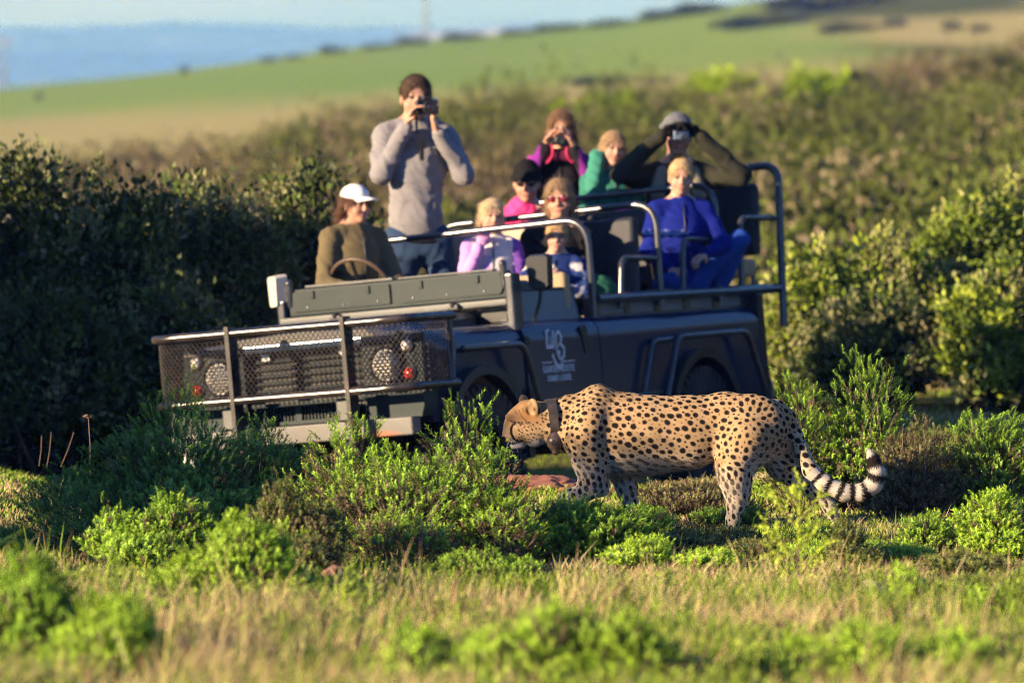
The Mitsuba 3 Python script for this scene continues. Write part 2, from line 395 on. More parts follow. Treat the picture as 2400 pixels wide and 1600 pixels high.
paint('car_paint', mikit.proc(lambda p, n, uv: mikit.mix((.003, .013, .052), (.055, .047, .034), mikit.smoothstep(.95, .25, p.z) * (.10 + .55 * mikit.fbm(p.x * 5, p.y * 5, p.z * 4, 4)))), .15, .35, clear=1.0)
paint('bonnet_paint', dusty((.012, .015, .024), (.10, .09, .07), .35), .35, .5, clear=.5)
paint('front_paint', dusty((.011, .023, .026), (.026, .032, .030), .6), .5, .22)
paint('bar_metal', dusty((.012, .011, .011), (.085, .07, .06), .6, 9.0), .28, .7)
paint('guard_steel', dusty((.024, .021, .019), (.085, .07, .058), .8, 20.0), .55, .4)
paint('rail_metal', dusty((.022, .026, .036), (.12, .11, .09), .3, 9.0), .24, .85)
paint('grey_steel', mikit.proc(lambda p, n, uv: mikit.mix(mikit.mix((.125, .125, .118), (.09, .085, .078), mikit.fbm(p.x * 7, p.y * 7, p.z * 7, 3)), mi.Color3f(.24, .085, .035), mikit.smoothstep(.6, .72, mikit.fbm(p.x * 5 + 3, p.y * 5, p.z * 8, 4)))), .5, .4)
paint('pale_trim', dusty((.085, .095, .095), (.06, .055, .048), .8, 8.0), .5, .4)
paint('black_plastic', (.012, .013, .015), .4, .4)
paint('rubber', dusty((.022, .022, .024), (.10, .075, .055), .8, 6.0), .85, .2)
paint('canvas_tan', dusty((.36, .28, .17), (.24, .19, .12), .7, 4.0), .9, .1)
paint('canvas_cream', (.45, .38, .29), .9, .1)
paint('vinyl_dark', dusty((.020, .022, .030), (.06, .055, .05), .5, 4.0), .6, .35)
paint('chrome', (.85, .85, .85), .12, .5, 1.0)
paint('dull_chrome', (.55, .55, .53), .3, .5, 1.0)
paint('reflector_foil', (.90, .90, .88), .35, .5, .1)
paint('grey_blue_sheet', (.10, .12, .14), .45, .5)
paint('red_lens', (.62, .035, .012), .15, .6, clear=.6)
paint('clear_lens', (.62, .58, .52), .2, .6, clear=.6)
paint('decal_white', (.55, .58, .62), .5, .3)
scene['lamp_glass'] = {'type': 'thindielectric', 'int_ior': 1.5}

SV = thing('safari_vehicle', 'open dark safari truck with bull bar and three raised rows of passenger seats', 'vehicle')
def car(name, mesh, mat, smooth=30, parent=None, **kw):
    return put(parent or SV, name, xform(mesh, CARM, CART), mat, smooth, **kw)

def solid(m): return manifold3d.Manifold(manifold3d.Mesh(np.asarray(m.vertices, np.float32), np.asarray(m.faces, np.uint32)))
def along_x(poly_yz, x0, x1):
    """Extrudes a (y, z) outline from x0 to x1."""
    m = extrude(poly_yz, x1 - x0); v = np.asarray(m.vertices)
    return trimesh.Trimesh(np.stack([x0 + v[:, 2], v[:, 0], v[:, 1]], 1), m.faces, process=False)
def along_y(poly_xz, y0, y1):
    m = extrude(poly_xz, y1 - y0); v = np.asarray(m.vertices)
    return trimesh.Trimesh(np.stack([v[:, 0], y0 + v[:, 2], v[:, 1]], 1), np.asarray(m.faces)[:, ::-1], process=False)
def shoulder(w, z0, z1, r=.11, top=None):
    """Half outline: up the side, over a rounded shoulder to the top."""
    a = np.linspace(0, np.pi / 2, 9)
    return [(w, z0), (w, z1 - r * 1.25)] + [(w - r * .9 * (1 - np.cos(t)), z1 - r * 1.25 * (1 - np.sin(t))) for t in a[1:]] + ([top] if top else [])
def mirrored(half): return Polygon(half + [(-y, z) for y, z in half[::-1]])

def arch(xc, r0, s, z0=.42):
    return solid(xform(trimesh.creation.cylinder(r0, .55, sections=40), rotx(math.pi / 2), [xc, s * .66, z0]))

# rear tub
tub = solid(along_x(mirrored(shoulder(.83, .50, 1.16)), -3.70, -1.545)) - solid(box(-3.66, -1.5, -.74, .74, .78, 1.3))
for s in (1, -1): tub -= arch(-2.794, .50, s)
car('tub', tub, 'car_paint', 25)
for s in (1, -1):                       # capping rail with its row of pockets, and the floor edge behind it
    cap = solid(box(-3.72, -1.6, s * .70, s * .752, 1.14, 1.265, .008))
    for i in range(5):
        x = -1.72 - i * .40; cap -= solid(box(x - .33, x, s * .742, s * .80, 1.165, 1.235))
    car('side_capping', cap, 'rail_metal', 20)
    for i in range(5):
        x = -1.72 - i * .40
        car('pocket_plate', box(x - .32, x - .01, s * .735, s * .744, 1.168, 1.232), 'grey_blue_sheet', False)
    car('side_rail', tube([(-1.62, s * .79, 1.262), (-4.10, s * .79, 1.262)], .03, 10), 'rail_metal')
    car('rear_post', box(-3.80, -3.715, s * .74, s * .83, .48, 1.24, .012), 'black_plastic', 20)
car('cross_rail', tube([(-4.10, -.8, 1.262), (-4.10, .8, 1.262)], .03, 10), 'rail_metal')
car('seat_platform', box(-3.66, -3.22, -.72, .72, .8, 1.26, .01), 'vinyl_dark', False)
car('rear_deck', box(-4.12, -3.60, -.70, .70, 1.27, 1.30), 'black_plastic', False)
car('floor_pan', box(-3.66, -.62, -.72, .72, .74, .79), 'black_plastic', False)
car('chassis', join(box(-3.9, .7, .30, .42, .46, .60), box(-3.9, .7, -.42, -.30, .46, .60), box(-.12, .12, -.6, .6, .34, .46, .04), box(-2.9, -2.68, -.6, .6, .34, .46, .04), box(-2.2, -1.0, -.25, .25, .38, .58, .04), box(-1.95, -1.45, .42, .78, .36, .54, .03)), 'rubber', False)

# front wings and the engine bay
fr = solid(along_x(mirrored(shoulder(.815, .62, 1.145) + [(.52, 1.16), (.50, 1.175)]), -.60, .52))
for s in (1, -1): fr -= arch(0.0, .50, s)
fr -= solid(box(.44, .6, -.40, .40, .5, 1.085))          # grille recess
car('wings', fr, 'car_paint', 25)
v = np.array([(x, y, z) for x, hw, zz in ((.53, .47, 1.175), (-.58, .53, 1.235)) for y, z in ((-hw, 1.12), (hw, 1.12), (hw, zz - .03), (hw - .05, zz), (0, zz + .018), (-hw + .05, zz), (-hw, zz - .03))])
car('bonnet', manifold3d.Manifold.hull_points(v), 'bonnet_paint', 20)
for s in (1, -1):                       # grey face panels that hold the lamps
    face = box(.515, .545, s * .385, s * .80, .70, 1.135, .012)
    fk = car('lamp_panel', face, 'front_paint', 25)
    hl = f'{SV}__{"headlight" if s == 1 else "headlight_001"}'
    c = np.array([.545, s * .555, .965])
    to = lambda m, c=c: xform(m, roty(math.pi / 2), c)
    car('bezel', to(lathe([(.088, -.005), (.105, -.005), (.107, .012), (.098, .022), (.090, .018), (.088, -.005)], 40)), 'black_plastic', parent=hl)
    car('reflector', to(lathe([(0.0, -.045), (.03, -.04), (.06, -.026), (.089, .004), (.086, .006), (.058, -.020), (.03, -.034), (.0, -.039)], 40)), 'reflector_foil', True, parent=hl)
    ribs = join(*[xform(box(-.0035, .0035, -h, h, .012, .018), np.eye(3), [x, 0, 0]) for x in np.linspace(-.07, .07, 9) for h in [math.sqrt(.0072 - x * x)]])
    car('flute', to(ribs), 'clear_lens', False, parent=hl)
    car('lens', to(lathe([(0.0, .036), (.03, .034), (.06, .027), (.088, .014)], 40)), 'lamp_glass', True, parent=hl)
    car('bulb', to(ball((0, 0, -.01), (.012, .012, .02), 2)), 'clear_lens', True, parent=hl)
    for nm, y, z, mat in (('side_light', .70, 1.065, 'clear_lens'), ('indicator_light', .705, .905, 'red_lens')):
        k = f'{SV}__{nm}' + ('' if s == 1 else '_001')
        q = np.array([.545, s * y, z]); t2 = lambda m, q=q: xform(m, roty(math.pi / 2), q)
        car('lens', t2(lathe([(0, .042), (.02, .038), (.032, .026), (.036, .0), (0, 0)], 24)), mat, 40, parent=k)
        car('collar', t2(lathe([(.036, -.002), (.044, -.002), (.042, .012), (.037, .014), (.036, -.002)], 24)), 'black_plastic', parent=k)
    car('brow_strip', box(.546, .556, s * .40, s * .78, 1.105, 1.118, .003), 'grey_steel', False)
    arcs = [(.505 * math.cos(t), s * .845, .42 + .505 * math.sin(t)) for t in np.linspace(-.15, math.pi + .15, 26)]
    for xc, nm in ((0.0, 'front'), (-2.794, 'rear')):
        outer = [(xc + .50 * math.cos(t), .42 + .50 * math.sin(t)) for t in np.linspace(-.12, math.pi + .12, 30)]
        inner = [(xc + .435 * math.cos(t), .42 + .445 * math.sin(t)) for t in np.linspace(math.pi + .12, -.12, 30)]
        # a flared eyebrow over the wheel
        fl = along_y(Polygon(outer + inner), .80, .895)
        v = np.asarray(fl.vertices).copy(); v[:, 1] *= s; f = np.asarray(fl.faces); f = f if s == 1 else f[:, ::-1]
        car('wheel_arch', trimesh.Trimesh(v, f, process=False), 'black_plastic', 30)
gk = f'{SV}__grille'
for i in range(8): car('slat', box(.455, .475, -.38, .38, .735 + i * .042, .757 + i * .042, .004), 'front_paint', False, parent=gk)
car('core', box(.43, .444, -.39, .39, .66, 1.08), 'black_plastic', False, parent=gk)
car('slam_panel', box(.44, .535, -.395, .395, 1.088, 1.135, .008), 'dull_chrome', 20)
for y in (-.30, .22): car('lamp_bracket', box(.47, .50, y, y + .06, 1.04, 1.085, .004), 'dull_chrome', False)
# bumper, with its grey ends and the vent between them
bump = solid(box(.64, .74, -.80, .80, .56, .665, .012))
car('bumper', bump, 'grey_steel', 20)
for s in (1, -1):
    car('bumper_end', along_x(Polygon([(s * .50, .66), (s * .82, .66), (s * .84, .72), (s * .84, .80), (s * .46, .80)]), .50, .66), 'front_paint', 20)
    car('bumper_bracket', box(.742, .775, s * .335, s * .42, .67, .795, .006), 'pale_trim', False)
vg = f'{SV}__lower_vent'
car('frame', join(box(.60, .63, -.31, .30, .775, .80), box(.60, .63, -.31, .30, .67, .69), box(.60, .632, -.02, .02, .69, .775)), 'front_paint', False, parent=vg)
for i in range(26):
    y = -.29 + i * .0225
    if abs(y) > .025: car('slat', box(.60, .615, y, y + .009, .69, .775), 'front_paint', False, parent=vg)
car('plate', box(.585, .595, -.31, .30, .67, .80), 'black_plastic', False, parent=vg)
# bull bar: two wrapped tubes, two deep posts, expanded-metal guard
bb = f'{SV}__bull_bar'
for z in (1.215, .832):
    car('bar', tube(bend([(.36, -.86, z), (.80, -.83, z), (.85, -.72, z), (.85, .75, z), (.80, .87, z), (.34, .89, z)], .10, 6), .025, 12), 'bar_metal', True, parent=bb)
for y, zb in ((-.285, .56), (.475, .50)):
    p = solid(along_y(Polygon([(.885, 1.255), (.875, zb), (.785, zb), (.775, .62), (.785, 1.20), (.80, 1.255)]), y - .013, y + .013))
    car('post', p, 'bar_metal', 20, parent=bb)
def lattice(u0, u1, z0, z1, at, pu=.032, pz=.040, r=.0029):
    ms = []
    nu, nz = int((u1 - u0) / pu), int((z1 - z0) / pz * 2)
    for j in range(nz + 1):
        for i in range(nu + 1):
            u = u0 + (i + .5 * (j % 2)) * pu; z = z0 + j * pz / 2
            for d in (-1, 1):
                if u0 <= u + d * pu / 2 <= u1 and z + pz / 2 <= z1 + .001:
                    ms.append(tube([at(u, z), at(u + d * pu / 2, z + pz / 2)], r, 4, caps=False))
    return join(*ms)
path = bend([(.40, -.835), (.79, -.815), (.835, -.71), (.835, .74), (.79, .855), (.37, .875)], .10, 6)
seg = np.concatenate([[0], np.cumsum(np.linalg.norm(np.diff(path, axis=0), axis=1))])
def guard_at(u, z): return (np.interp(u, seg, path[:, 0]), np.interp(u, seg, path[:, 1]), z)
car('mesh_guard', lattice(.02, seg[-1] - .02, .845, 1.205, guard_at), 'guard_steel', False, parent=bb)
for u in (.02, seg[-1] - .02): car('guard_edge', tube([guard_at(u, .835), guard_at(u, 1.212)], .008, 8), 'bar_metal', parent=bb)
for s in (1, -1): car('bar_strut', tube([(.37, s * .875, 1.215), (.34, s * .875, 1.02), (.37, s * .875, .832)], .018, 8), 'bar_metal', parent=bb)

# scuttle panel with its two long vent flaps
sc = f'{SV}__scuttle'
car('panel', box(-.66, -.60, -.745, .745, 1.30, 1.462, .01), 'front_paint', 20, parent=sc)
for s in (1, -1):
    fp = Polygon([(s * .045, 1.335), (s * .70, 1.335), (s * .715, 1.36), (s * .715, 1.42), (s * .70, 1.435), (s * .045, 1.435)]).buffer(.008)
    car('vent_flap', along_x(fp, -.599, -.585), 'front_paint', 20, parent=sc)
    for y in (.18, .56): car('flap_catch', box(-.586, -.572, s * y - .012, s * y + .012, 1.40, 1.445, .003), 'front_paint', False, parent=sc)
    car('screw', join(*[ball((-.583, s * y, 1.350), .007, 1) for y in (.12, .35, .6)]), 'dull_chrome', True, parent=sc)
car('top_seal', join(box(-.655, -.60, -.62, -.02, 1.464, 1.480, .005), box(-.655, -.60, .02, .66, 1.464, 1.476, .005)), 'pale_trim', 20, parent=sc)
car('lower_ledge', box(-.60, -.555, -.79, .76, 1.255, 1.298, .012), 'pale_trim', 20, parent=sc)
for y in (-.42, .38): car('bonnet_hinge', join(box(-.558, -.52, y, y + .07, 1.255, 1.285, .006), ball((-.53, y + .035, 1.285), .02, 1)), 'black_plastic', 20, parent=sc)
for y in (-.72, .735): car('screen_pivot', join(tube([(-.60, y, 1.36), (-.585, y, 1.50)], .022, 10), ball((-.585, y, 1.50), .024, 2)), 'rail_metal', True, parent=sc)
car('dash', box(-.95, -.66, -.72, .72, 1.14, 1.40, .03), 'black_plastic', 20)
car('scuttle_end', box(-.67, -.56, .75, .80, 1.10, 1.44, .01), 'rail_metal', 20); car('scuttle_end', box(-.67, -.56, -.80, -.75, 1.10, 1.40, .01), 'rail_metal', 20)

# doors
for s in (1, -1):
    dk = f'{SV}__door' + ('' if s == 1 else '_001')
    d = solid(along_x(Polygon([(s * y, z) for y, z in shoulder(.83, .50, 1.16) + [(.68, 1.15), (.72, .5)]]), -1.532, -.612))
    car('skin', d, 'car_paint', 25, parent=dk)
    car('upper_panel', along_x(Polygon([(s * .74, 1.15), (s * .752, 1.15), (s * .725, 1.335), (s * .713, 1.335)]), -1.44, -.72), 'grey_blue_sheet', False, parent=dk)
    car('panel_frame', join(tube([(-.72, s * .745, 1.15), (-.76, s * .72, 1.34), (-1.44, s * .72, 1.335), (-1.45, s * .745, 1.15)], .012, 8)), 'black_plastic', parent=dk)
    car('handle', along_y(Polygon([(-1.40, .965), (-1.34, .955), (-1.30, 1.09), (-1.35, 1.10)]).buffer(.012), min(s * .80, s * .838), max(s * .80, s * .838)), 'black_plastic', 20, parent=dk)
    for z in (.72, 1.02): car('hinge', box(-.64, -.59, s * .82, s * .846, z, z + .05, .006), 'black_plastic', False, parent=dk)
    if s == 1: DOOR = dk
# lettering and emblem on the near door: built in (along the door backwards, up), laid on the flat skin at y = .832
def on_door(m):
    v = np.asarray(tm(m).vertices); return trimesh.Trimesh(np.stack([-.99 - v[:, 0], .8305 + v[:, 2], v[:, 1]], 1), np.asarray(tm(m).faces), process=False)
def line_poly(pts, w): return LineString(pts).buffer(w / 2, cap_style=2)
for txt, h, y, in (('GARDEN ROUTE', .037, .847), ('GAME LODGE', .033, .795)):
    t = meshkit.text_mesh(txt, h, .002, True); t.apply_translation([-t.bounds[:, 0].mean(), y, 0]); t.apply_scale([1, 1, 1])
    car('lettering', on_door(t), 'decal_white', False, parent=DOOR)
em = [line_poly([(-.205, .905), (-.075, .905)], .007), line_poly([(.075, .905), (.205, .905)], .007),
      line_poly([(-.12, 1.095), (-.12, .995), (-.04, .995), (-.04, 1.09)], .020), line_poly([(-.12, 1.09), (-.085, 1.095)], .018), line_poly([(-.075, 1.06), (-.075, .995)], .010),
      line_poly([(-.01, 1.065), (0, .955), (.035, .915)], .016), line_poly([(-.01, 1.06), (.03, 1.085), (.062, 1.05), (.045, 1.01), (.085, .985), (.08, .94), (.035, .915)], .018),
      line_poly([(.045, 1.01), (.02, 1.0)], .014), Point(.022, .96).buffer(.014),
      Polygon([(-.075, .945), (-.055, .955), (-.02, .90), (.012, .885), (.05, .905), (.075, .935), (.055, .885), (.02, .86), (-.02, .87), (-.045, .90)])]
car('emblem', on_door(join(*[extrude(g, .002) for g in em])), 'decal_white', False, parent=DOOR)

# mirrors
def mirror(parent, c, w, h, mat, yaw):
    m = manifold3d.Manifold.hull_points(np.array([(dx, dy * w * (1 - .12 * (dz < 0)) * (.88 if dx > .0 else 1), dz * h * (.9 if dx > 0 else 1)) for dx in (-.03, .045) for dy in (-1, -.7, .7, 1) for dz in (-1, -.86, .86, 1) if abs(dy) + abs(dz) < 1.9]))
    car('housing', xform(m, rotz(yaw), c), mat, 35, parent=parent)
    car('glass', xform(box(-.034, -.031, -w * .85, w * .85, -h * .85, h * .85), rotz(yaw), c), 'chrome', False, parent=parent)
mk = f'{SV}__wing_mirror'
mirror(mk, (-.80, .86, 1.435), .075, .105, 'black_plastic', 0.15)
car('stalk', tube([(-.80, .86, 1.34), (-.80, .84, 1.25), (-.78, .80, 1.15)], .010, 8), 'black_plastic', parent=mk)
mk2 = f'{SV}__wing_mirror_001'
paint('mirror_cream', (.44, .42, .37), .5, .4)
mirror(mk2, (-.60, -.80, 1.46), .055, .10, 'mirror_cream', -.5)
car('stalk', tube([(-.60, -.80, 1.37), (-.60, -.79, 1.20)], .010, 8), 'black_plastic', parent=mk2)
labels[mk2] = {'label': 'pale wing mirror catching the sun'}; labels[mk] = {'label': 'black wing mirror on the door side'}
# steering wheel
paint('wheel_leather', (.075, .050, .036), .45, .4)
swk = f'{SV}__steering_wheel'; R = roty(-math.radians(62)); c = np.array([-.97, -.45, 1.44])
ring = [R @ np.array([.20 * math.cos(t), .20 * math.sin(t), 0]) + c for t in np.linspace(0, 2 * np.pi, 40, endpoint=False)]
car('rim', tube(ring, .014, 10, closed=True), 'wheel_leather', True, parent=swk)
car('spoke', join(*[tube([c, R @ np.array([.19 * math.cos(t), .19 * math.sin(t), 0]) + c], .012, 8) for t in (0, 2.1, 4.2)]), 'black_plastic', parent=swk)
car('column', tube([c, c + np.array([.28, 0, -.18])], .03, 10), 'black_plastic', parent=swk)

# wheels
def tyre():
    body = lathe([(.20, -.10), (.30, -.122), (.365, -.118), (.388, -.10), (.392, 0), (.388, .10), (.365, .118), (.30, .122), (.20, .10)], 56)
    bl = []
    for i in range(36):
        a = i * 2 * np.pi / 36
        for j, z in enumerate((-.095, -.032, .032, .095)):
            b = box(.375, .405, -.020, .020, z - .026, z + .026, 0) if 0 < j < 3 else box(.352, .404, -.021, .021, z - .028, z + .028, 0)
            bl.append(xform(b, rotz(a + (.5 * 2 * np.pi / 36 if j % 2 else 0)), [0, 0, 0]))
    return join(body, *bl)
TY = tyre()
RIM = join(lathe([(.21, -.085), (.205, -.06), (.17, -.02), (.16, .03), (.10, .05), (.09, .035), (.0, .035), (0, -.085)], 40), lathe([(.0, .07), (.035, .068), (.045, .03), (0, .03)], 20), *[ball((.065 * math.cos(a), .065 * math.sin(a), .042), .011, 1) for a in np.arange(5) * 2 * np.pi / 5])
for n, (x, s) in enumerate(((0, 1), (0, -1), (-2.794, 1), (-2.794, -1))):
    wk = f'{SV}__wheel' + (f'_{n:03d}' if n else '')
    Rw = rotx(-s * math.pi / 2)
    if x == 0: Rw = rotz(math.radians(-4)) @ Rw
    car('tyre', xform(TY, Rw, [x, s * .745, .405]), 'rubber', 30, parent=wk)
    car('rim', xform(RIM, Rw, [x, s * .745, .405]), 'front_paint', 30, parent=wk)

# tubular step bars over the wheels, and the climbing steps
for s in (1, -1):
    y = s * .91
    car('step_bar', tube(bend([(.27, s * .90, 1.02), (-.44, y, 1.025), (-.64, y, .56), (-.64, s * .74, .52)], .09), .021, 10), 'rail_metal', True)
    car('step_bar', tube(bend([(-2.16, s * .74, .52), (-2.18, y, .60), (-2.40, y, 1.0), (-3.36, y, 1.005), (-3.58, y, .58), (-3.58, s * .74, .52)], .08), .021, 10), 'rail_metal', True)
    car('step_bar', tube(bend([(-1.90, s * .80, .56), (-1.95, s * .87, .62), (-2.14, s * .87, .985), (-2.40, s * .87, .99)], .07), .019, 10), 'rail_metal', True)
    car('side_step', join(tube([(-1.62, s * .88, .66), (-2.2, s * .88, .67)], .02, 8), box(-2.2, -1.62, s * .80, s * .88, .655, .675)), 'black_plastic', False)
    car('rear_step', join(tube(bend([(-3.72, s * .74, .70), (-3.90, s * .78, .70), (-3.90, s * .78, .50), (-3.72, s * .74, .48)], .05), .016, 8), box(-3.90, -3.72, s * .70, s * .78, .49, .505)), 'rail_metal', False)
# grab hoops of the passenger rows
def hoop(x, w, z0, z1, lean=.08, r=.021, rad=.17):
    car('grab_hoop', tube(bend([(x, -w, z0), (x - lean * .3, -w, z1 - .02), (x - lean * .3, w, z1), (x, w, z0)], rad, 8), r, 12), 'rail_metal', True)
hoop(-1.60, .775, 1.16, 1.745, 0)
hoop(-2.48, .78, 1.20, 1.83, .1)
hoop(-3.30, .78, 1.20, 1.94, .1)
hoop(-4.12, .80, 1.02, 2.05, .35, .026, .12)
# bench seats
def bench(x, z, cut, back_h, mat_c, mat_b, lean=.10, w=.70, segs=((-1, -.02), (.02, 1))):
    for a, b in segs:
        sk = f'{SV}__seat'; i = 0
        while any(k.startswith(sk + (f'_{i:03d}' if i else '') + '__') for k in scene): i += 1
        sk += f'_{i:03d}' if i else ''
        car('cushion', box(x, x - cut, a * w, b * w, z - .11, z, .03), mat_c, 30, parent=sk)
        bk = xform(box(-.09, 0, a * w, b * w, 0, back_h, .035), roty(-lean), [x - cut, 0, z + .03])
        car('backrest', bk, mat_b[0] if a < 0 else mat_b[1], 30, parent=sk)
        for xx, yy in ((x - .05, a * w + .04), (x - .05, b * w - .04), (x - cut, b * w - .04)): car('leg', tube([(xx, yy, z - .1), (xx, yy, .78)], .015, 8), 'rail_metal', parent=sk)
bench(-.95, 1.06, .34, .35, 'canvas_tan', ('canvas_tan', 'canvas_tan'), segs=((-1, -.35), (.52, 1.06)))
bench(-1.80, 1.17, .50, .56, 'canvas_tan', ('canvas_cream', 'vinyl_dark'))
bench(-2.72, 1.30, .46, .50, 'canvas_tan', ('vinyl_dark', 'vinyl_dark'))
bench(-3.56, 1.46, .46, .46, 'canvas_tan', ('vinyl_dark', 'vinyl_dark'))
for x, z0, z1, y in ((-1.96, 1.20, 1.50, .77), (-2.80, 1.24, 1.60, .77), (-3.62, 1.26, 1.72, .77)):
    for s in (1, -1): car('armrest', tube(bend([(x, s * y, z0), (x - .06, s * y, z1), (x - .54, s * y, z1 - .01)], .07, 5), .019, 10), 'rail_metal', True)

# ---------------------------------------------------------------- the cheetah
CH = thing('cheetah', 'spotted cheetah with a tracking collar stalking past in front of the safari truck', 'cheetah')
CHY = 26.4
def cp_(cx, cy, lat=0.0): return np.array([(cx - 100.08) / 1263.5, CHY + lat, .739 - cy / 1263.5])
def to_c(V): return V[:, 0] * 1263.5 + 100.08, (.739 - V[:, 2]) * 1263.5, V[:, 1] - CHY
TAIL = [(1650, 190, .052, 0), (1715, 245, .044, 0), (1762, 345, .037, -.01), (1805, 450, .038, -.02), (1850, 555, .042, -.03), (1930, 630, .044, -.04), (2040, 682, .046, -.05), (2150, 683, .046, -.05), (2222, 635, .043, -.05), (2238, 560, .040, -.05), (2215, 495, .034, -.05), (2192, 450, .016, -.05)]
def cheetah_body():
    B = Body(.004); LAT = ((0, 1, 0), .74)
    B.cap(cp_(640, 325), cp_(900, 348), .163, .170, .05, flat=LAT).cap(cp_(900, 348), cp_(1130, 332), .170, .157, .05, flat=LAT).cap(cp_(1130, 332), cp_(1310, 280), .157, .130, .05, flat=LAT)
    B.ell(cp_(735, 408), (.15, .112, .142), k=.05)
    B.cap(cp_(1380, 268), cp_(1560, 292), .130, .118, .05, flat=((0, 1, 0), .85))
    for s in (-1, 1):
        B.cap(cp_(605, 128, s * .030), cp_(560, 280, s * .085), .040, .062, .04)
    B.cap(cp_(440, 185), cp_(600, 140), .055, .050, .05).cap(cp_(600, 140), cp_(780, 180), .050, .050, .05)
    # near foreleg: shoulder, upper arm, elbow, forearm reaching forward, paw
    B.cap(cp_(545, 270, -.075), cp_(515, 370, -.085), .075, .080, .045).cap(cp_(515, 370, -.085), cp_(550, 500, -.088), .079, .070, .04).cap(cp_(550, 500, -.088), cp_(575, 605, -.085), .070, .064, .04)
    B.cap(cp_(585, 620, -.085), cp_(635, 668, -.085), .050, .026, .03)
    B.cap(cp_(585, 635, -.085), cp_(450, 720, -.085), .056, .045, .03).cap(cp_(450, 720, -.085), cp_(360, 800, -.085), .043, .035, .025).cap(cp_(355, 805, -.085), cp_(318, 838, -.085), .036, .030, .02)
    # far foreleg, standing
    B.cap(cp_(640, 420, .07), cp_(735, 540, .075), .09, .070, .04).cap(cp_(735, 540, .075), cp_(768, 645, .075), .066, .053, .03).cap(cp_(768, 645, .075), cp_(800, 775, .075), .051, .036, .025).cap(cp_(800, 775, .075), cp_(815, 880, .075), .036, .034, .02).cap(cp_(812, 905, .07), cp_(775, 925, .07), .032, .027, .02)
    # near hind leg
    B.ell(cp_(1500, 330, -.055), (.150, .070, .175), roty(.25), .05).cap(cp_(1470, 360, -.07), cp_(1398, 530, -.085), .115, .080, .05)
    B.cap(cp_(1398, 530, -.085), cp_(1405, 610, -.085), .079, .073, .03).cap(cp_(1405, 610, -.085), cp_(1412, 705, -.085), .070, .052, .03).cap(cp_(1445, 640, -.085), cp_(1452, 735, -.085), .035, .026, .03)
    B.cap(cp_(1412, 705, -.085), cp_(1395, 830, -.085), .048, .033, .025).cap(cp_(1395, 830, -.085), cp_(1372, 925, -.085), .032, .030, .02).cap(cp_(1368, 935, -.09), cp_(1330, 950, -.09), .030, .026, .02)
    # far hind leg, stretched back
    B.cap(cp_(1590, 330, .055), cp_(1700, 520, .075), .115, .080, .05).cap(cp_(1700, 520, .075), cp_(1800, 630, .08), .076, .050, .035).cap(cp_(1800, 630, .08), cp_(1860, 672, .08), .049, .040, .025).cap(cp_(1860, 672, .08), cp_(1965, 770, .08), .037, .030, .02).cap(cp_(1965, 770, .08), cp_(2008, 880, .08), .030, .027, .02).cap(cp_(2006, 895, .08), cp_(1970, 915, .08), .029, .026, .02)
    # neck and head
    B.cap(cp_(470, 305), cp_(305, 258), .112, .084, .05, flat=((0, 1, 0), .82)).cap(cp_(390, 330), cp_(300, 300), .085, .06, .04)
    B.ell(cp_(198, 236), (.078, .064, .076), k=.03).ell(cp_(128, 250), (.050, .048, .042), k=.03)
    B.cap(cp_(150, 322), cp_(104, 356), .050, .034, .025, flat=((0, 1, 0), .9)).cap(cp_(88, 290), cp_(70, 350), .030, .022, .02)
    for s in (-1, 1):
        B.ell(cp_(212, 330, s * .036), (.058, .032, .052), roty(.5), .03).ell(cp_(240, 380, s * .030), (.030, .016, .026), k=.02)
        B.ell(cp_(96, 247, s * .034), (.030, .018, .013), roty(.3), .014)
        B.ell(cp_(110, 279, s * .060), (.018, .014, .011), k=.010, sub=True)
        B.ell(cp_(128, 300, s * .040), (.030, .016, .018), roty(.6), .014)
        B.ell(cp_(92, 372, s * .020), (.034, .020, .019), roty(.25), .010)
        ex, ey = (226, 184) if s < 0 else (172, 165)
        R = rotz(-s * .75) @ roty(-.2)
        B.ell(cp_(ex, ey, s * .056), (.017, .033, .043), R, .014)
        B.ell(cp_(ex, ey + 3, s * .056) + R @ np.array([-.021, 0, .001]), (.017, .024, .032), R, .006, sub=True)
    B.cap(cp_(150, 398), cp_(112, 408), .024, .019, .012).cap(cp_(235, 370), cp_(225, 385), .035, .024, .03)
    B.ell(cp_(56, 368), (.014, .017, .011), k=.010)
    for s in (-1, 1): B.cap(cp_(78, 391, s * .012), cp_(158, 386, s * .050), .0035, .0035, .004, sub=True)
    for a, b in zip(TAIL[:-1], TAIL[1:]): B.cap(cp_(a[0], a[1], a[3]), cp_(b[0], b[1], b[3]), a[2] * .84, b[2] * .84, .02)
    return relax(B.mesh(), 3)
CB = cheetah_body()

def polyline_dist(x, y, pts):
    d = np.full(len(x), 1e9)
    for (ax, ay), (bx, by) in zip(pts[:-1], pts[1:]):
        vx, vy = bx - ax, by - ay; t = np.clip(((x - ax) * vx + (y - ay) * vy) / (vx * vx + vy * vy), 0, 1)
        d = np.minimum(d, np.hypot(x - ax - t * vx, y - ay - t * vy))
    return d

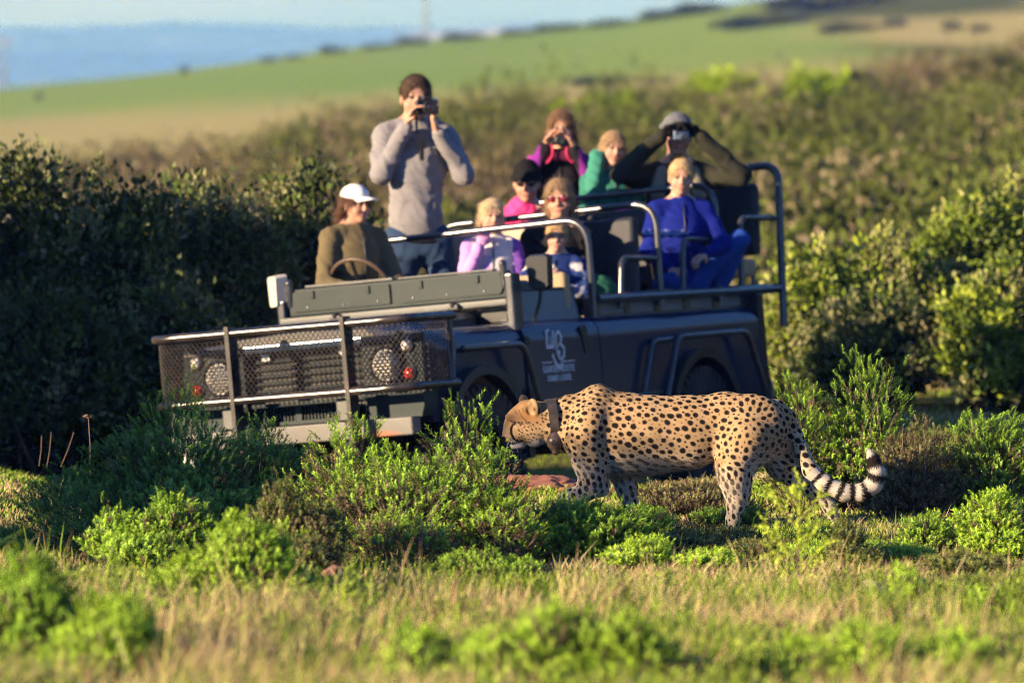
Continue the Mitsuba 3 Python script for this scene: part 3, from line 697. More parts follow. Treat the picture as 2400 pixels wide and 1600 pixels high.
def cheetah_coat():
    rng = np.random.default_rng(11); V = np.asarray(CB.vertices); N = normals_of(CB); cx, cy, lat = to_c(V)
    def S(a, b, x): t = np.clip((x - a) / (b - a), 0, 1); return t * t * (3 - 2 * t)
    def M(c, k, w): return c * (1 - w[:, None]) + np.array(k) * w[:, None]
    n1 = meshkit.fbm(V * 30, 3, 2); n2 = meshkit.fbm(V * 160, 2, 4)
    C = np.tile([.43, .288, .150], (len(V), 1))
    C = M(C, (.48, .335, .19), S(.35, .7, n1))
    head = S(310, 270, cx) * (cy < 460)
    body = (cx > 380) & (cx < 1690)
    belly = np.where(body, S(380, 560, cy + 40 * (n1 - .5)), 0) * S(.3, -.5, N[:, 2]) 
    C = M(C, (.56, .50, .41), np.maximum(belly, np.where(cy > 540, .75, 0) * S(540, 680, cy)))
    C = M(C, (.55, .50, .43), S(.2, .8, N[:, 1] * np.sign(-lat) * 1.0) * (cy > 430) * .8)          # inner sides of the legs
    C = M(C, (.55, .49, .40), ((cx > 1560) & (lat > .02) & (cy > 300)) * .85)
    C = M(C, (.36, .20, .085), head * S(330, 240, cy) * .85)
    # spacing of the spots over the body
    tailp = [(a[0], a[1]) for a in TAIL]; td = polyline_dist(cx, cy, tailp); tail = (td < 62) & (cx > 1690) & (lat < .035)
    sp = np.full(len(V), .0335)
    sp = np.where((cy < 190) & (cx < 760), .026, sp); sp = np.where(cx < 480, .028, sp); sp = np.where((cx > 1200) & (cx < 1700) & (cy < 600), .032, sp)
    sp = np.where(cy > 600, .031, sp); sp = np.where(cx < 300, .014, sp); sp = np.where(tail, .036, sp)
    sp = sp * (.88 + .3 * n1)
    ok = ~((cx < 275) & ((cx < 140) | (cy > 400) | (cy < 270)))
    tree = cKDTree(V); order = rng.permutation(len(V)); dead = ~ok; keep = []
    for i in order:
        if dead[i]: continue
        keep.append(i); dead[tree.query_ball_point(V[i], sp[i])] = True
    big = np.array(keep); br = sp[big] * rng.uniform(.30, .385, len(big))
    dead = ~ok; small = []
    for i, r in zip(big, br): dead[tree.query_ball_point(V[i], r + sp[i] * .33)] = True
    for i in order:
        if dead[i]: continue
        small.append(i); dead[tree.query_ball_point(V[i], sp[i] * .62)] = True
    small = np.array(small); sr = sp[small] * rng.uniform(.08, .15, len(small))
    SP, SR = np.vstack([V[big], V[small]]), np.concatenate([br, sr])
    SC = np.concatenate([big, small])
    # a spot's long axis: along the flank, away from the hip's star
    hip = cp_(1482, 288, -.13); rad = SP - hip; hd = np.linalg.norm(rad, axis=1); near = (hd < .16) & (lat[SC] < 0)
    ax = np.where(near[:, None], rad / (hd[:, None] + 1e-6), np.array([.80, 0, -.35]) / .873)
    low = cy[SC] > 560; ax[low & ~near] = [.25, 0, -.97]
    st = np.where(near, 1 + .9 * np.clip(1 - hd / .15, 0, 1), 1.10 + .30 * S(380, 560, cy[SC]))
    st *= rng.uniform(.92, 1.15, len(SP))
    kt = cKDTree(SP); dd, ii = kt.query(V, k=6); best = np.full(len(V), 9.0)
    for j in range(6):
        q = V - SP[ii[:, j]]; a = ax[ii[:, j]]; al = (q * a).sum(1); pe = np.sqrt(np.maximum((q * q).sum(1) - al * al, 0)); s = st[ii[:, j]]
        best = np.minimum(best, np.sqrt((al / s) ** 2 + (pe * np.sqrt(s)) ** 2) / SR[ii[:, j]])
    w = S(1.28, .86, best + (n2 - .5) * .45)
    w *= np.where(belly > .6, .82, 1)
    w = np.where(cx < 300, w * .8, w)
    # tail: spots, then rings, black before the white tip
    arc = np.concatenate([[0], np.cumsum(np.hypot(*np.diff(np.array(tailp, float), axis=0).T))])
    q = np.array(tailp, float); fine = np.stack([np.interp(np.linspace(0, arc[-1], 500), arc, q[:, k]) for k in (0, 1)], 1)
    ts = np.linspace(0, arc[-1], 500)[cKDTree(fine).query(np.stack([cx, cy], 1))[1]] / 1.0
    ring = np.zeros(len(V)); t0 = ts + 22 * (n2 - .5)
    for a, b in ((468, 490), (538, 566), (616, 648), (690, 722), (760, 798), (860, 908), (948, 1024)):
        ring = np.maximum(ring, S(a - 6, a + 4, t0) * S(b + 6, b - 4, t0))
    tz = tail & (ts > 425)
    w = np.where(tz, ring, w)
    C = np.where(tz[:, None], np.array([.56, .52, .45]), C); C = np.where((tail & (ts > 180) & ~tz)[:, None], np.array([.50, .41, .29]), C)
    black = np.array([.012, .009, .008])
    # face: pale muzzle, chin and throat; tear line, nose, lips, eye rims, ear backs
    near_face = cx < 320
    C = M(C, (.54, .51, .47), near_face * np.clip(S(388, 402, cy + .05 * (150 - cx)) + S(350, 395, cy) * S(180, 215, cx), 0, 1) * .95)
    C = M(C, (.46, .30, .17), near_face * (cx < 108) * S(290, 320, cy) * S(376, 356, cy) * .8)
    C = M(C, (.44, .30, .18), near_face * np.exp(-((cx - 165) / 50) ** 2 - ((cy - 345) / 34) ** 2) * .85)
    C = M(C, (.37, .165, .055), near_face * np.exp(-((cx - 195) / 38) ** 2 - ((cy - 235) / 34) ** 2) * .7)
    C = M(C, (.50, .36, .22), near_face * np.exp(-((cx - 112) / 22) ** 2 - ((cy - 300) / 10) ** 2) * .7)
    side = np.abs(lat) > .012
    tear = S(9, 5.5, polyline_dist(cx, cy, [(106, 284), (94, 310), (96, 338), (108, 362), (120, 384)]) + 3 * (n2 - .5)) * side
    rim = S(15, 10, np.hypot(cx - 110, (cy - 279) * 1.25)) * (np.abs(lat) > .03)
    lidl = S(5, 2.5, polyline_dist(cx, cy, [(90, 264), (112, 268), (140, 276), (165, 282)])) * (np.abs(lat) > .03) * .85
    lips = S(8, 4, polyline_dist(cx, cy, [(66, 393), (105, 398), (148, 386), (160, 378)])) * near_face
    smud = np.exp(-((cx - 132) / 14) ** 2 - ((cy - 382) / 9) ** 2) * near_face * .9
    nose = S(19, 13, np.hypot(cx - 50, cy - 370)) * near_face
    whisk = sum(S(4, 2.2, np.hypot(cx - a, cy - b)) for a, b in ((88, 366), (97, 374), (84, 379), (105, 362), (101, 384))) * near_face * .6
    brow = sum(S(5, 2.5, polyline_dist(cx, cy, l)) for l in ([(140, 200), (152, 228), (172, 256), (200, 280)], [(118, 208), (132, 222)], [(160, 190), (170, 210)], [(180, 255), (215, 300)])) * near_face * .5
    ear_rel = np.hypot((cx - 226) / 36, (cy - 182) / 50); ear_near = (ear_rel < 1.05) & (lat < -.035)
    ear_in = ear_near * S(1.1, .8, ear_rel) * 1.0
    C = M(C, (.44, .30, .16), ear_in); C = M(C, (.10, .06, .035), ear_near * np.exp(-((cx - 232) / 10) ** 2 - ((cy - 196) / 16) ** 2))
    ear_back = (near_face & (cx > 205) & (cy < 235) & (N[:, 0] > .55) & (np.abs(lat) > .03)) * .85
    w = np.where(near_face & ((cy > 392) | (cx < 135)), 0, w)
    for m in (tear, rim, lidl, lips, smud, nose, np.clip(whisk, 0, 1), np.clip(brow, 0, .5), ear_back): w = np.maximum(w, m)
    C = C * (1 - np.clip(w, 0, 1)[:, None]) + black * np.clip(w, 0, 1)[:, None]
    return np.clip(C * .78 * (.93 + .14 * n2[:, None]), 0, 1)
CCOL = cheetah_coat()
put(CH, 'body', CB, 'vc_fur', True, CCOL)

def fur(m, col, n, length, seed, flow, tilt=.20, width=.0013):
    rng = np.random.default_rng(seed); V, f = np.asarray(m.vertices), np.asarray(m.faces); N = normals_of(m)
    A = np.linalg.norm(np.cross(V[f[:, 1]] - V[f[:, 0]], V[f[:, 2]] - V[f[:, 0]]), axis=1); k = rng.choice(len(f), n, p=A / A.sum())
    b = rng.dirichlet((1, 1, 1), n); P = (V[f[k]] * b[..., None]).sum(1); nn = (N[f[k]] * b[..., None]).sum(1); nn /= np.linalg.norm(nn, axis=1, keepdims=True)
    vi = f[k, b.argmax(1)]; C = col[vi]; d = flow(P); d = d - nn * (d * nn).sum(1, keepdims=True); d /= np.linalg.norm(d, axis=1, keepdims=True) + 1e-6
    d = d + nn * (tilt * rng.uniform(.5, 1.5, (n, 1))) + rng.normal(0, .22, (n, 3)); d /= np.linalg.norm(d, axis=1, keepdims=True)
    s = np.cross(d, nn); s /= np.linalg.norm(s, axis=1, keepdims=True) + 1e-9
    L = length(P)[:, None] * rng.uniform(.6, 1.2, (n, 1)); P0 = P - nn * .001
    W = np.stack([P0 - s * width, P0 + s * width, P0 + d * L], 1).reshape(-1, 3)
    cc = np.repeat(np.clip(C * rng.uniform(.88, 1.14, (n, 1)), 0, 1), 3, 0)
    return trimesh.Trimesh(W, np.arange(3 * n).reshape(-1, 3), process=False), cc, np.repeat(nn, 3, 0)
def ch_flow(P):
    cx, cy, lat = to_c(P); d = np.tile([1.0, 0, -.30], (len(P), 1)); leg = (cy > 580) & (cx < 1750); d[leg] = [.25, 0, -1]
    for i, j in ((0, 3), (3, 5), (5, 8), (8, 11)):
        a, b = np.array(TAIL[i][:2], float), np.array(TAIL[j][:2], float); m = (polyline_dist(cx, cy, [tuple(a), tuple(b)]) < 65) & (cx > 1690) & (lat < .04)
        t = b - a; d[m] = [t[0], 0, -t[1]]
    return d
def ch_len(P):
    cx, cy, lat = to_c(P); L = np.full(len(P), .0065)
    L = np.where((cx > 650) & (cx < 1320) & (cy > 480) & (cy < 620), .026, L); L = np.where((cy < 150) & (cx > 360) & (cx < 800), .017, L)
    L = np.where((cx > 1900), .016, L); L = np.where((cx > 2120) & (cy < 700), .022, L); L = np.where(cx < 150, .004, L); L = np.where((cx < 300) & (cx >= 150), .0055, L); L = np.where((cx < 275) & (cy < 240), .003, L); L = np.where((cx > 1480) & (cx < 1700) & (cy > 330) & (cy < 600), .014, L)
    return L
hm, hc, hn = fur(CB, CCOL, 110000, ch_len, 5, ch_flow)
k = put(CH, 'fur', hm, 'vc_fur', False, hc, kind='stuff')
scene[k]['filename'] = meshkit.write_ply((np.asarray(hm.vertices), np.asarray(hm.faces)), False, None, hc, normals=hn); scene[k]['face_normals'] = False
for s in (-1, 1):
    put(CH, 'eye', ball(cp_(110, 279, s * .0495), (.0095, .008, .0085), 3), 'cheetah_eye', True)
    wk = []
    for a, (dx, dz) in enumerate(((-.02, -.05), (0.005, -.06), (.03, -.055), (.02, -.03), (.045, -.035))):
        p = cp_(90 + 5 * a, 372 + 4 * (a % 3), s * .036); wk.append(tube([p, p + np.array([dx * .5, s * .03, dz * .4]), p + np.array([dx, s * .05, dz])], [.0006, .0005, .0002], 4))
    put(CH, 'whiskers', join(*wk), 'whisker_mat', True, kind='stuff')
paint('cheetah_eye', (.075, .035, .010), .08, .6, clear=1.0); paint('whisker_mat', (.7, .68, .62), .5)
# the tracking collar: a strap, its buckle plate on top and the transmitter under the throat
paint('collar_leather', dusty((.030, .024, .024), (.09, .07, .055), .5, 40.0), .6, .4)
paint('transmitter_metal', dusty((.085, .062, .048), (.20, .15, .11), .8, 35.0), .35, .5, .3)
CO = f'{CH}__collar'; labels[CO] = {'label': 'leather tracking collar with a round transmitter under the throat'}
cc0 = cp_(347, 272); Rc = roty(-.12)
def neck_ring(t, w, r=1.0): return Rc @ np.array([w, .094 * r * math.sin(t), .103 * r * math.cos(t)]) + cc0
ts = np.linspace(0, 2 * np.pi, 49)
st = []
for w in (-.021, .021):
    for r in (1.0, 1.045): st.append([neck_ring(t, w, r) for t in ts])
st = np.array(st); nT = len(ts); fs = []
for a, b in ((0, 2), (3, 1), (2, 3), (1, 0)):
    for i in range(nT - 1): fs += [(a * nT + i, b * nT + i, b * nT + i + 1), (a * nT + i, b * nT + i + 1, a * nT + i + 1)]
put(CO, 'strap', trimesh.Trimesh(st.reshape(-1, 3), np.array(fs), process=False), 'collar_leather', 30)
put(CO, 'buckle', xform(box(-.032, .030, -.022, .022, .097, .109, .005), Rc, cc0), 'collar_leather', 30)
tb = Body(.003); q = cp_(352, 392, -.070)
tb.ell(q, (.037, .034, .036), k=.02).cap(q + [0, 0, .02], q + [-.002, .0, .055], .028, .018, .03).cap(q + [0, 0, -.03], q + [.002, 0, -.040], .018, .016, .008)
put(CO, 'transmitter', tb.mesh(), 'transmitter_metal', True)
put(CO, 'bolts', join(*[ball(q + [dx, -.0345, dz], .0045, 1) for dx, dz in ((-.006, .012), (.012, .010), (-.012, -.002))]), 'collar_leather', True, kind='stuff')
put(CO, 'antenna', tube([neck_ring(.2, .01, 1.05), neck_ring(.5, .02, 1.25)], [.002, .001], 6), 'collar_leather', True)

# ---------------------------------------------------------------- the ten people in the vehicle
def car_plane(u, v, x):
    """The point seen at (u, v) that lies x metres along the vehicle."""
    o = CARM.T @ (np.array([0, 0, CAM_Z]) - CART); d = CARM.T @ (view(u, v, 30.0) - np.array([0, 0, CAM_Z]))
    return CARM @ (o + d * (x - o[0]) / d[0]) + CART

class Person:
    """Local axes: x to image right when facing the camera, y forward (where the chest faces), z up; origin in the middle of the head; s scales it."""
    def __init__(self, label, u, v, x, s=1.0, turn=0.0, hturn=0.0, hpitch=0.0, hroll=0.0, skin=(.43, .245, .17), head=1.0):
        self.k = thing('person', label, 'person'); self.o = car_plane(u, v, x); self.s = s; self.skin = skin; self.hs = head
        t = math.radians(turn); self.M = np.array([[math.cos(t), math.sin(t), 0], [math.sin(t), -math.cos(t), 0], [0, 0, 1.]])
        self.H = rotz(-math.radians(hturn)) @ rotx(-math.radians(hpitch)) @ roty(math.radians(hroll))
    def place(self, m, scale=True):
        V = np.asarray(m.vertices); W = V @ self.M.T + self.o; f = np.asarray(m.faces)[:, ::-1]
        return trimesh.Trimesh(W, f, process=False)
    def part(self, name, m, mat, smooth=True, color=None, **kw): return put(self.k, name, self.place(m), mat, smooth, color, **kw)
    def h(self, x, y, z): return self.H @ (np.array([x, y, z]) * self.s * self.hs)
    def q(self, p): return np.asarray(p, float) * self.s
    def head_ell(self, B, c, r, k=.015, sub=False, rot=None): B.ell(self.h(*c), np.asarray(r) * self.s * self.hs, self.H if rot is None else self.H @ rot, k * self.s, sub)
    def head_cap(self, B, a, b, ra, rb=None, k=.012): B.cap(self.h(*a), self.h(*b), ra * self.s * self.hs, (ra if rb is None else rb) * self.s * self.hs, k * self.s)

    def build(self, arms, legs, sleeve, hands=None, torso=0.0, top='jacket', top_col=(.1, .1, .1), leg_col=(.03, .04, .07), hem=-.78, gloves=None, collar=True, wide=1.0, arm_r=1.0, mat='vc_cloth', tcol=None, female=False, hip=-.76, smallhand=1.0, lift=.028, fold=.0032):
        s, q = self.s, self.q; lz = lift; B = Body(.006); w = wide * (.93 if female else 1.0)
        self.head_ell(B, (0, -.012, .025), (.074, .093, .094)); self.head_ell(B, (0, .024, -.045), (.061, .070, .066), .03); self.head_ell(B, (0, .066, -.094), (.027, .025, .021), .025)
        for x in (-1, 1):
            self.head_ell(B, (x * .076, -.010, -.012), (.010, .020, .032), .008); self.head_ell(B, (x * .036, .062, -.038), (.028, .024, .024), .02)
            self.head_ell(B, (x * .031, .098, .006), (.018, .016, .011), .010, True); self.head_ell(B, (x * .031, .074, .006), (.0155, .0155, .0135), .004)
        self.head_cap(B, (-.030, .080, .024), (.030, .080, .024), .011, k=.014); self.head_cap(B, (0, .086, .012), (0, .106, -.028), .008, .012); self.head_ell(B, (0, .100, -.032), (.019, .012, .010), .008)
        self.head_ell(B, (0, .088, -.062), (.023, .010, .0075), .007); self.head_ell(B, (0, .084, -.074), (.020, .010, .007), .006)
        hb = self.H @ q((0, -.02, -.06)) * self.hs; B.cap(hb, q((0, -.035, -.235 + lz)), .052 * s, .060 * s, .03)
        for x in (-1, 1): B.cap(q((x * .03, -.03, -.19 + lz)), q((x * .165 * w, -.02, -.262 + lz)), .05 * s, .055 * s, .04)
        B.ell(q((0, .0, -.40 + lz)), np.array([.155 * w, .100, .175]) * s, k=.05).cap(q((0, 0, -.42)), q((0, 0, hip)), .115 * s, .125 * s, .05, flat=((0, 1, 0), .8))
        C = Body(.008)
        C.ell(q((0, .002, -.40 + lz)), np.array([.178 * w, .126, .200]) * s, k=.06).cap(q((0, 0, -.42)), q((0, 0, hem + .06)), .150 * s * w, .156 * s * w, .06, flat=((0, 1, 0), .84))
        for x in (-1, 1): C.cap(q((x * .045, -.03, -.208 + lz)), q((x * .172 * w, -.02, -.265 + lz)), .058 * s, .066 * s, .05)
        if collar: C.cap(q((0, -.030, -.172 + lz)), q((0, -.03, -.22 + lz)), .066 * s, .078 * s, .02)
        G = Body(.004) if gloves is not None else B
        for i, (sh, el, wr) in enumerate(arms):
            sh, el, wr = q(np.asarray(sh) + [0, 0, lz]), q(el), q(wr); side = -1 if i == 0 else 1
            B.cap(sh, el, .052 * s, .040 * s, .03).cap(el, wr, .039 * s, .026 * s, .02)
            a = arm_r * s; C.cap(sh, el, .068 * a, .056 * a, .03).cap(el, wr * .93 + el * .07, .055 * a, .042 * a, .025)
            f = el * .45 + sh * .55; C.ell(f + np.array([0, 0, -.01]), .06 * a, k=.03).ell(el * .9 + wr * .1, .052 * a, k=.02)
            hd = (wr - el) / np.linalg.norm(wr - el)
            spec = hands[i] if hands else None
            if spec is not None: self.hand(G, wr, np.asarray(spec[0], float), np.asarray(spec[1], float), spec[2], side, s * smallhand, 1.12 if gloves is not None else 1.0)
            elif True: self.hand(G, wr, hd, np.cross(hd, [side, 0, .2]), 1.0, side, s * smallhand, 1.12 if gloves is not None else 1.0)
        Tq = Body(.011)
        Tq.cap(q((-.07 * w, 0, hip - .0)), q((.07 * w, 0, hip)), .132 * s, .132 * s, .05, flat=((0, 1, 0), .9))
        for hp, kn, an in legs:
            hp, kn, an = q(hp), q(kn), q(an); B.cap(hp, kn, .072 * s, .052 * s, .04).cap(kn, an, .052 * s, .036 * s, .03)
            Tq.cap(hp, kn, .094 * s, .070 * s, .05).cap(kn, an, .070 * s, .056 * s, .03)
        body = thin_out(relax(B.mesh(), 2), .0008); self.part('body', body, 'vc_skin', True, self.skin_color(body))
        nz = lambda X, Y, Z: fold * 1.6 * np.sin(X * 19 + Z * 26 + 2.2 * np.sin(Z * 11 + X * 7)) * np.sin(Z * 17 - X * 21 + Y * 20) + fold * (np.sin(X * 55 + Z * 70 + 3 * np.sin(Z * 23)) * np.sin(Z * 48 + Y * 60 + 2 * np.sin(X * 31)))
        cl = thin_out(relax(C.mesh(nz), 2), .0007); V = np.asarray(cl.vertices)
        col = tcol(V / s) if tcol is not None else np.tile(top_col, (len(V), 1)); col = col * (.88 + .24 * meshkit.fbm(V * 22, 3, 7))[:, None]
        self.part(top, cl, mat, True, np.clip(col, 0, 1))
        if top in ('jacket', 'fleece', 'coat'):
            zz = np.arange(-.70, -.215 + lz, .03) * s; fr = [V[(np.abs(V[:, 0]) < .03) & (np.abs(V[:, 2] - z) < .022)] for z in zz]; pth = [(0, f[:, 1].max() + .002, z) for f, z in zip(fr, zz) if len(f)]
            self.part('zip', tube(pth, .005, 6), 'black_plastic', True)
            for sx in (-1, 1):
                pv = V[(np.abs(V[:, 0] - sx * .09 * s) < .02) & (np.abs(V[:, 2] + .52 * s) < .02)]
                if len(pv): self.part('pocket_flap', box(sx * .09 * s - .045, sx * .09 * s + .045, pv[:, 1].max() - .006, pv[:, 1].max() + .003, -.53 * s, -.50 * s, .003), mat, False, tuple(np.clip(col.mean(0) * .7, 0, 1)))
        tr = thin_out(relax(Tq.mesh(nz), 2), .001); self.part('trousers', tr, 'vc_cloth', True, np.clip(np.array(leg_col) * (.7 + .6 * meshkit.fbm(np.asarray(tr.vertices) * 16, 3, 5))[:, None], 0, 1))
        if gloves is not None:
            g = relax(G.mesh(), 1)
            left = np.asarray(g.vertices)[np.asarray(g.faces)[:, 0], 0] < (arms[0][2][0] + arms[1][2][0]) * .5 * s
            for side in (left, ~left):
                gg = g.submesh([np.nonzero(side)[0]], append=True, repair=False); self.part('glove', gg, 'vc_cloth', True, np.tile(gloves, (len(gg.vertices), 1)))
        return self

    def hand(self, B, wr, d, n, curl, side, s, fat=1.0):
        """d: where the fingers point, n: where the palm faces; curl 0 flat to 1.6 a fist."""
        d = d / np.linalg.norm(d); n = n - d * (n @ d); n /= np.linalg.norm(n); a = np.cross(n, d) * side     # towards the thumb
        pc = wr + d * .045 * s; B.cap(wr, pc, .027 * s * fat, .032 * s * fat, .015, flat=(n, .6)).ell(pc + d * .012 * s, np.array([.040, .016, .044]) * s * fat, np.stack([a, n, d], 1), .012)
        for j, (off, L) in enumerate(((.030, .070), (.010, .078), (-.010, .073), (-.029, .058))):
            p = pc + a * off * s * fat + d * .046 * s; c1 = curl * .55 + .12 * j * .3; v1 = d * math.cos(c1) + n * math.sin(c1); v2 = d * math.cos(c1 * 2.2) + n * math.sin(c1 * 2.2)
            m = p + v1 * L * .52 * s; e = m + v2 * L * .48 * s
            B.cap(pc + a * off * s * .9 + d * .02 * s, p, .0095 * s * fat, .0095 * s * fat, .008).cap(p, m, .0094 * s * fat, .0086 * s * fat, .004).cap(m, e, .0086 * s * fat, .0075 * s * fat, .004)
        t0 = wr + d * .022 * s + a * .024 * s; t1 = t0 + (a * .75 + d * .55 + n * .35) * .034 * s; t2 = t1 + (a * .25 + d * .8 + n * (.3 + .3 * curl)) * .030 * s
        B.cap(t0, t1, .013 * s * fat, .011 * s * fat, .01).cap(t1, t2, .0105 * s * fat, .0085 * s * fat, .004)

    def skin_color(self, m):
        V = np.asarray(m.vertices) @ self.H / (self.s * self.hs); x, y, z = V.T; c = np.tile(self.skin, (len(V), 1)) * (.94 + .12 * meshkit.fbm(V * 40, 3, 3))[:, None]
        def mixc(c, k, w): w = np.clip(w, 0, 1)[:, None]; return c * (1 - w) + np.array(k) * w
        face = (y > .02) & (z > -.13) & (z < .13)
        c = mixc(c, np.array(self.skin) * [1.08, .78, .76], face * .8 * np.exp(-((np.abs(x) - .042) / .02) ** 2 - ((z + .04) / .022) ** 2) + face * .6 * np.exp(-(x / .014) ** 2 - ((z + .03) / .014) ** 2))
        c = mixc(c, (.42, .13, .12), face * (y > .07) * np.exp(-(x / .022) ** 4 - ((z + .067) / .0095) ** 4))
        c = mixc(c, (.08, .03, .03), face * (y > .07) * np.exp(-(x / .024) ** 4 - ((z + .0685) / .0022) ** 2) * .8)
        c = mixc(c, (.16, .10, .06), face * np.exp(-((np.abs(x) - .032) / .018) ** 4 - ((z - .030 + .15 * (np.abs(x) - .03) ** 1) / .0066) ** 2) * .95)
        e = np.hypot(np.abs(x) - .031, (z - .006) * 1.7); c = mixc(c, (.55, .50, .46), face * (e < .0145) * (y > .06) * 1.0); c = mixc(c, (.035, .022, .015), face * (np.hypot(np.abs(x) - .031, z - .006) < .0092) * (y > .06) * 1.0)
        c = mixc(c, (.05, .03, .025), face * (y > .06) * (np.abs(e - .0150) < .0045) * (z > .002) * .95)
        return np.clip(c, 0, 1)

    def hair(self, col, style, seed=1, strands=4200, vol=1.0, face_cut=.048, top_cut=None):
        s = self.s; B = Body(.007)
        self.head_ell(B, (0, -.018, .032), (.083 * vol, .102 * vol, .096 * vol))
        if style == 'long':
            for x in (-1, 1): self.head_cap(B, (x * .068, -.02, .0), (x * .078, -.015, -.12), .032, .030); self.head_cap(B, (x * .078, -.015, -.12), (x * .085, .0, -.20), .030, .016)
            self.head_cap(B, (0, -.07, -.02), (0, -.075, -.19), .066, .045)
        elif style == 'bob':
            for x in (-1, 1): self.head_cap(B, (x * .066, -.02, .0), (x * .072, -.005, -.115), .026, .014)
            self.head_cap(B, (0, -.055, -.02), (0, -.055, -.11), .062, .045)
        elif style == 'tail':
            self.head_cap(B, (0, -.09, .01), (-.02, -.115, -.05), .036, .026); self.head_cap(B, (-.02, -.115, -.05), (-.05, -.10, -.19), .026, .014); self.head_cap(B, (-.068, -.02, .0), (-.074, -.02, -.07), .022, .012)
        elif style == 'bun':
            self.head_ell(B, (-.03, -.08, .07), (.045, .04, .04)); self.head_cap(B, (-.07, -.03, .0), (-.075, -.03, -.08), .026, .012); self.head_cap(B, (.07, -.03, .0), (.075, -.03, -.08), .026, .012)
        zf = -.07 if style in ('short',) else -.02
        self.head_ell(B, (0, .108, -.036), (.066, .086, .112), .008, True)
        if style == 'short': B.cut(self.H @ np.array([0, .35, -.94]), self.h(0, -.02, -.045), .01)
        m = B.mesh(lambda X, Y, Z: .0045 * np.sin(X * 210 + 5 * np.sin(Z * 30)) * np.sin(Y * 190 + 4 * np.sin(Z * 37))); V = np.asarray(m.vertices)
        c = np.array(col) * (.62 + .76 * meshkit.noise((V @ self.H / s) * [90, 90, 14] + seed, seed))[:, None]; c = np.clip(c, 0, 1)
        L = .034 if style == 'short' else .060; H = self.H
        def flow(P):
            r = P @ H; d = np.stack([r[:, 0] * 2.5, r[:, 1] * 2.5 + (.4 if style == 'short' else 0), np.full(len(P), -.16 if style != 'short' else -.02)], 1); return d @ H.T
        fm, fc, fn = fur(m, c, strands, lambda P: np.full(len(P), L * s), seed, flow, .12, .0018)
        k = self.part('hair', join(m, fm), 'vc_cloth', False, np.vstack([c, fc]))
        return k
    def beanie(self, col, seed=1, low=.035, tall=1.0):
        B = Body(.005); self.head_ell(B, (0, -.012, .040), (.092, .110, .098 * tall)); n = self.H @ np.array([0, -.05, -1.0]); B.cut(n, self.h(0, 0, low), .006)
        R = [self.h(.0895 * math.cos(t), -.012 + .107 * math.sin(t), low + .014) for t in np.linspace(0, 2 * np.pi, 25)]
        for a, b in zip(R[:-1], R[1:]): B.cap(a, b, .0145 * self.s, k=.006)
        H, s = self.H, self.s
        m = B.mesh(); V = np.asarray(m.vertices); r = V @ H; ang = np.arctan2(r[:, 1], r[:, 0]); N = normals_of(m); V = V + N * (.0016 * np.sin(ang * 46))[:, None]; m = trimesh.Trimesh(V, m.faces, process=False)
        self.part('beanie', m, 'vc_cloth', True, np.clip(np.array(col) * (.85 + .15 * np.sin(ang * 46))[:, None] * (.8 + .4 * meshkit.noise(V * 70, 2))[:, None], 0, 1))
    def sunglasses(self, tint):
        for x in (-1, 1):
            pts = [self.h(x * .034 + .026 * math.cos(t), .100 - .012 * abs(math.cos(t)) * 1, .006 + .019 * math.sin(t)) for t in np.linspace(0, 2 * np.pi, 20, endpoint=False)]; c = self.h(x * .034, .104, .006)
            V = np.array(pts + [c]); i = np.arange(20); f = np.stack([i, (i + 1) % 20, i * 0 + 20], 1)
            self.part('sunglass_lens', trimesh.Trimesh(V, f, process=False), tint, True)
        fr = [tube([self.h(x * .060, .090, .012), self.h(x * .078, .05, .012), self.h(x * .080, -.01, .006)], .003 * self.s, 6) for x in (-1, 1)] + [tube([self.h(-.010, .103, .012), self.h(.010, .103, .012)], .003 * self.s, 6)]
        self.part('sunglass_frame', join(*fr), 'black_plastic', True)

paint('shade_lens', (.020, .012, .012), .08, .7, clear=1.0); paint('red_shade_lens', (.14, .010, .014), .10, .7, clear=1.0)
SEAT_LEGS = (((-.09, .02, -.78), (-.13, .42, -.76), (-.13, .42, -1.18)), ((.09, .02, -.78), (.13, .42, -.76), (.13, .42, -1.18)))

# the driver at the wheel
p = Person('woman driver in a white cap and olive fleece behind the steering wheel', 816, 470, -1.16, .93, 30, 12, 2)
p.build([((-.175, -.02, -.275), (-.27, .08, -.52), (-.20, .32, -.54)), ((.175, -.02, -.275), (.25, .12, -.53), (.12, .36, -.55))], SEAT_LEGS, .5, lift=.05, top='fleece', top_col=(.120, .098, .052), leg_col=(.06, .055, .04), female=True, hands=[((.4, .8, .1), (.2, -.3, -1), 1.3), ((-.3, .9, .1), (-.2, -.3, -1), 1.3)])
p.hair((.085, .045, .028), 'tail', 3)
B = Body(.005); p.head_ell(B, (0, -.010, .045), (.090, .108, .088)); B.cut(p.H @ np.array([0, -.12, -1.0]), p.h(0, 0, .042), .005); p.part('cap', relax(B.mesh(), 2), 'vc_cloth', True, (.80, .79, .78))
br = []
for a in np.linspace(-1, 1, 15):
    for r in (0, 1):
        y = .080 + .095 * r * math.sqrt(max(0, 1 - (a * .93) ** 2)) + .018 * (1 - a * a); br.append(p.h(a * .082, y, .048 - .012 * r - .016 * a * a))
br = np.array(br); up = np.array(br) + p.H @ np.array([0, 0, .006]); V = np.vstack([br, up]); n = len(br); f = []
for i in range(14):
    a = 2 * i; f += [(a, a + 1, a + 3), (a, a + 3, a + 2), (n + a, n + a + 3, n + a + 1), (n + a, n + a + 2, n + a + 3), (a + 1, n + a + 1, n + a + 3), (a + 1, n + a + 3, a + 3)]
p.part('cap_brim', trimesh.Trimesh(V, np.array(f), process=False), 'vc_cloth', 30, None)
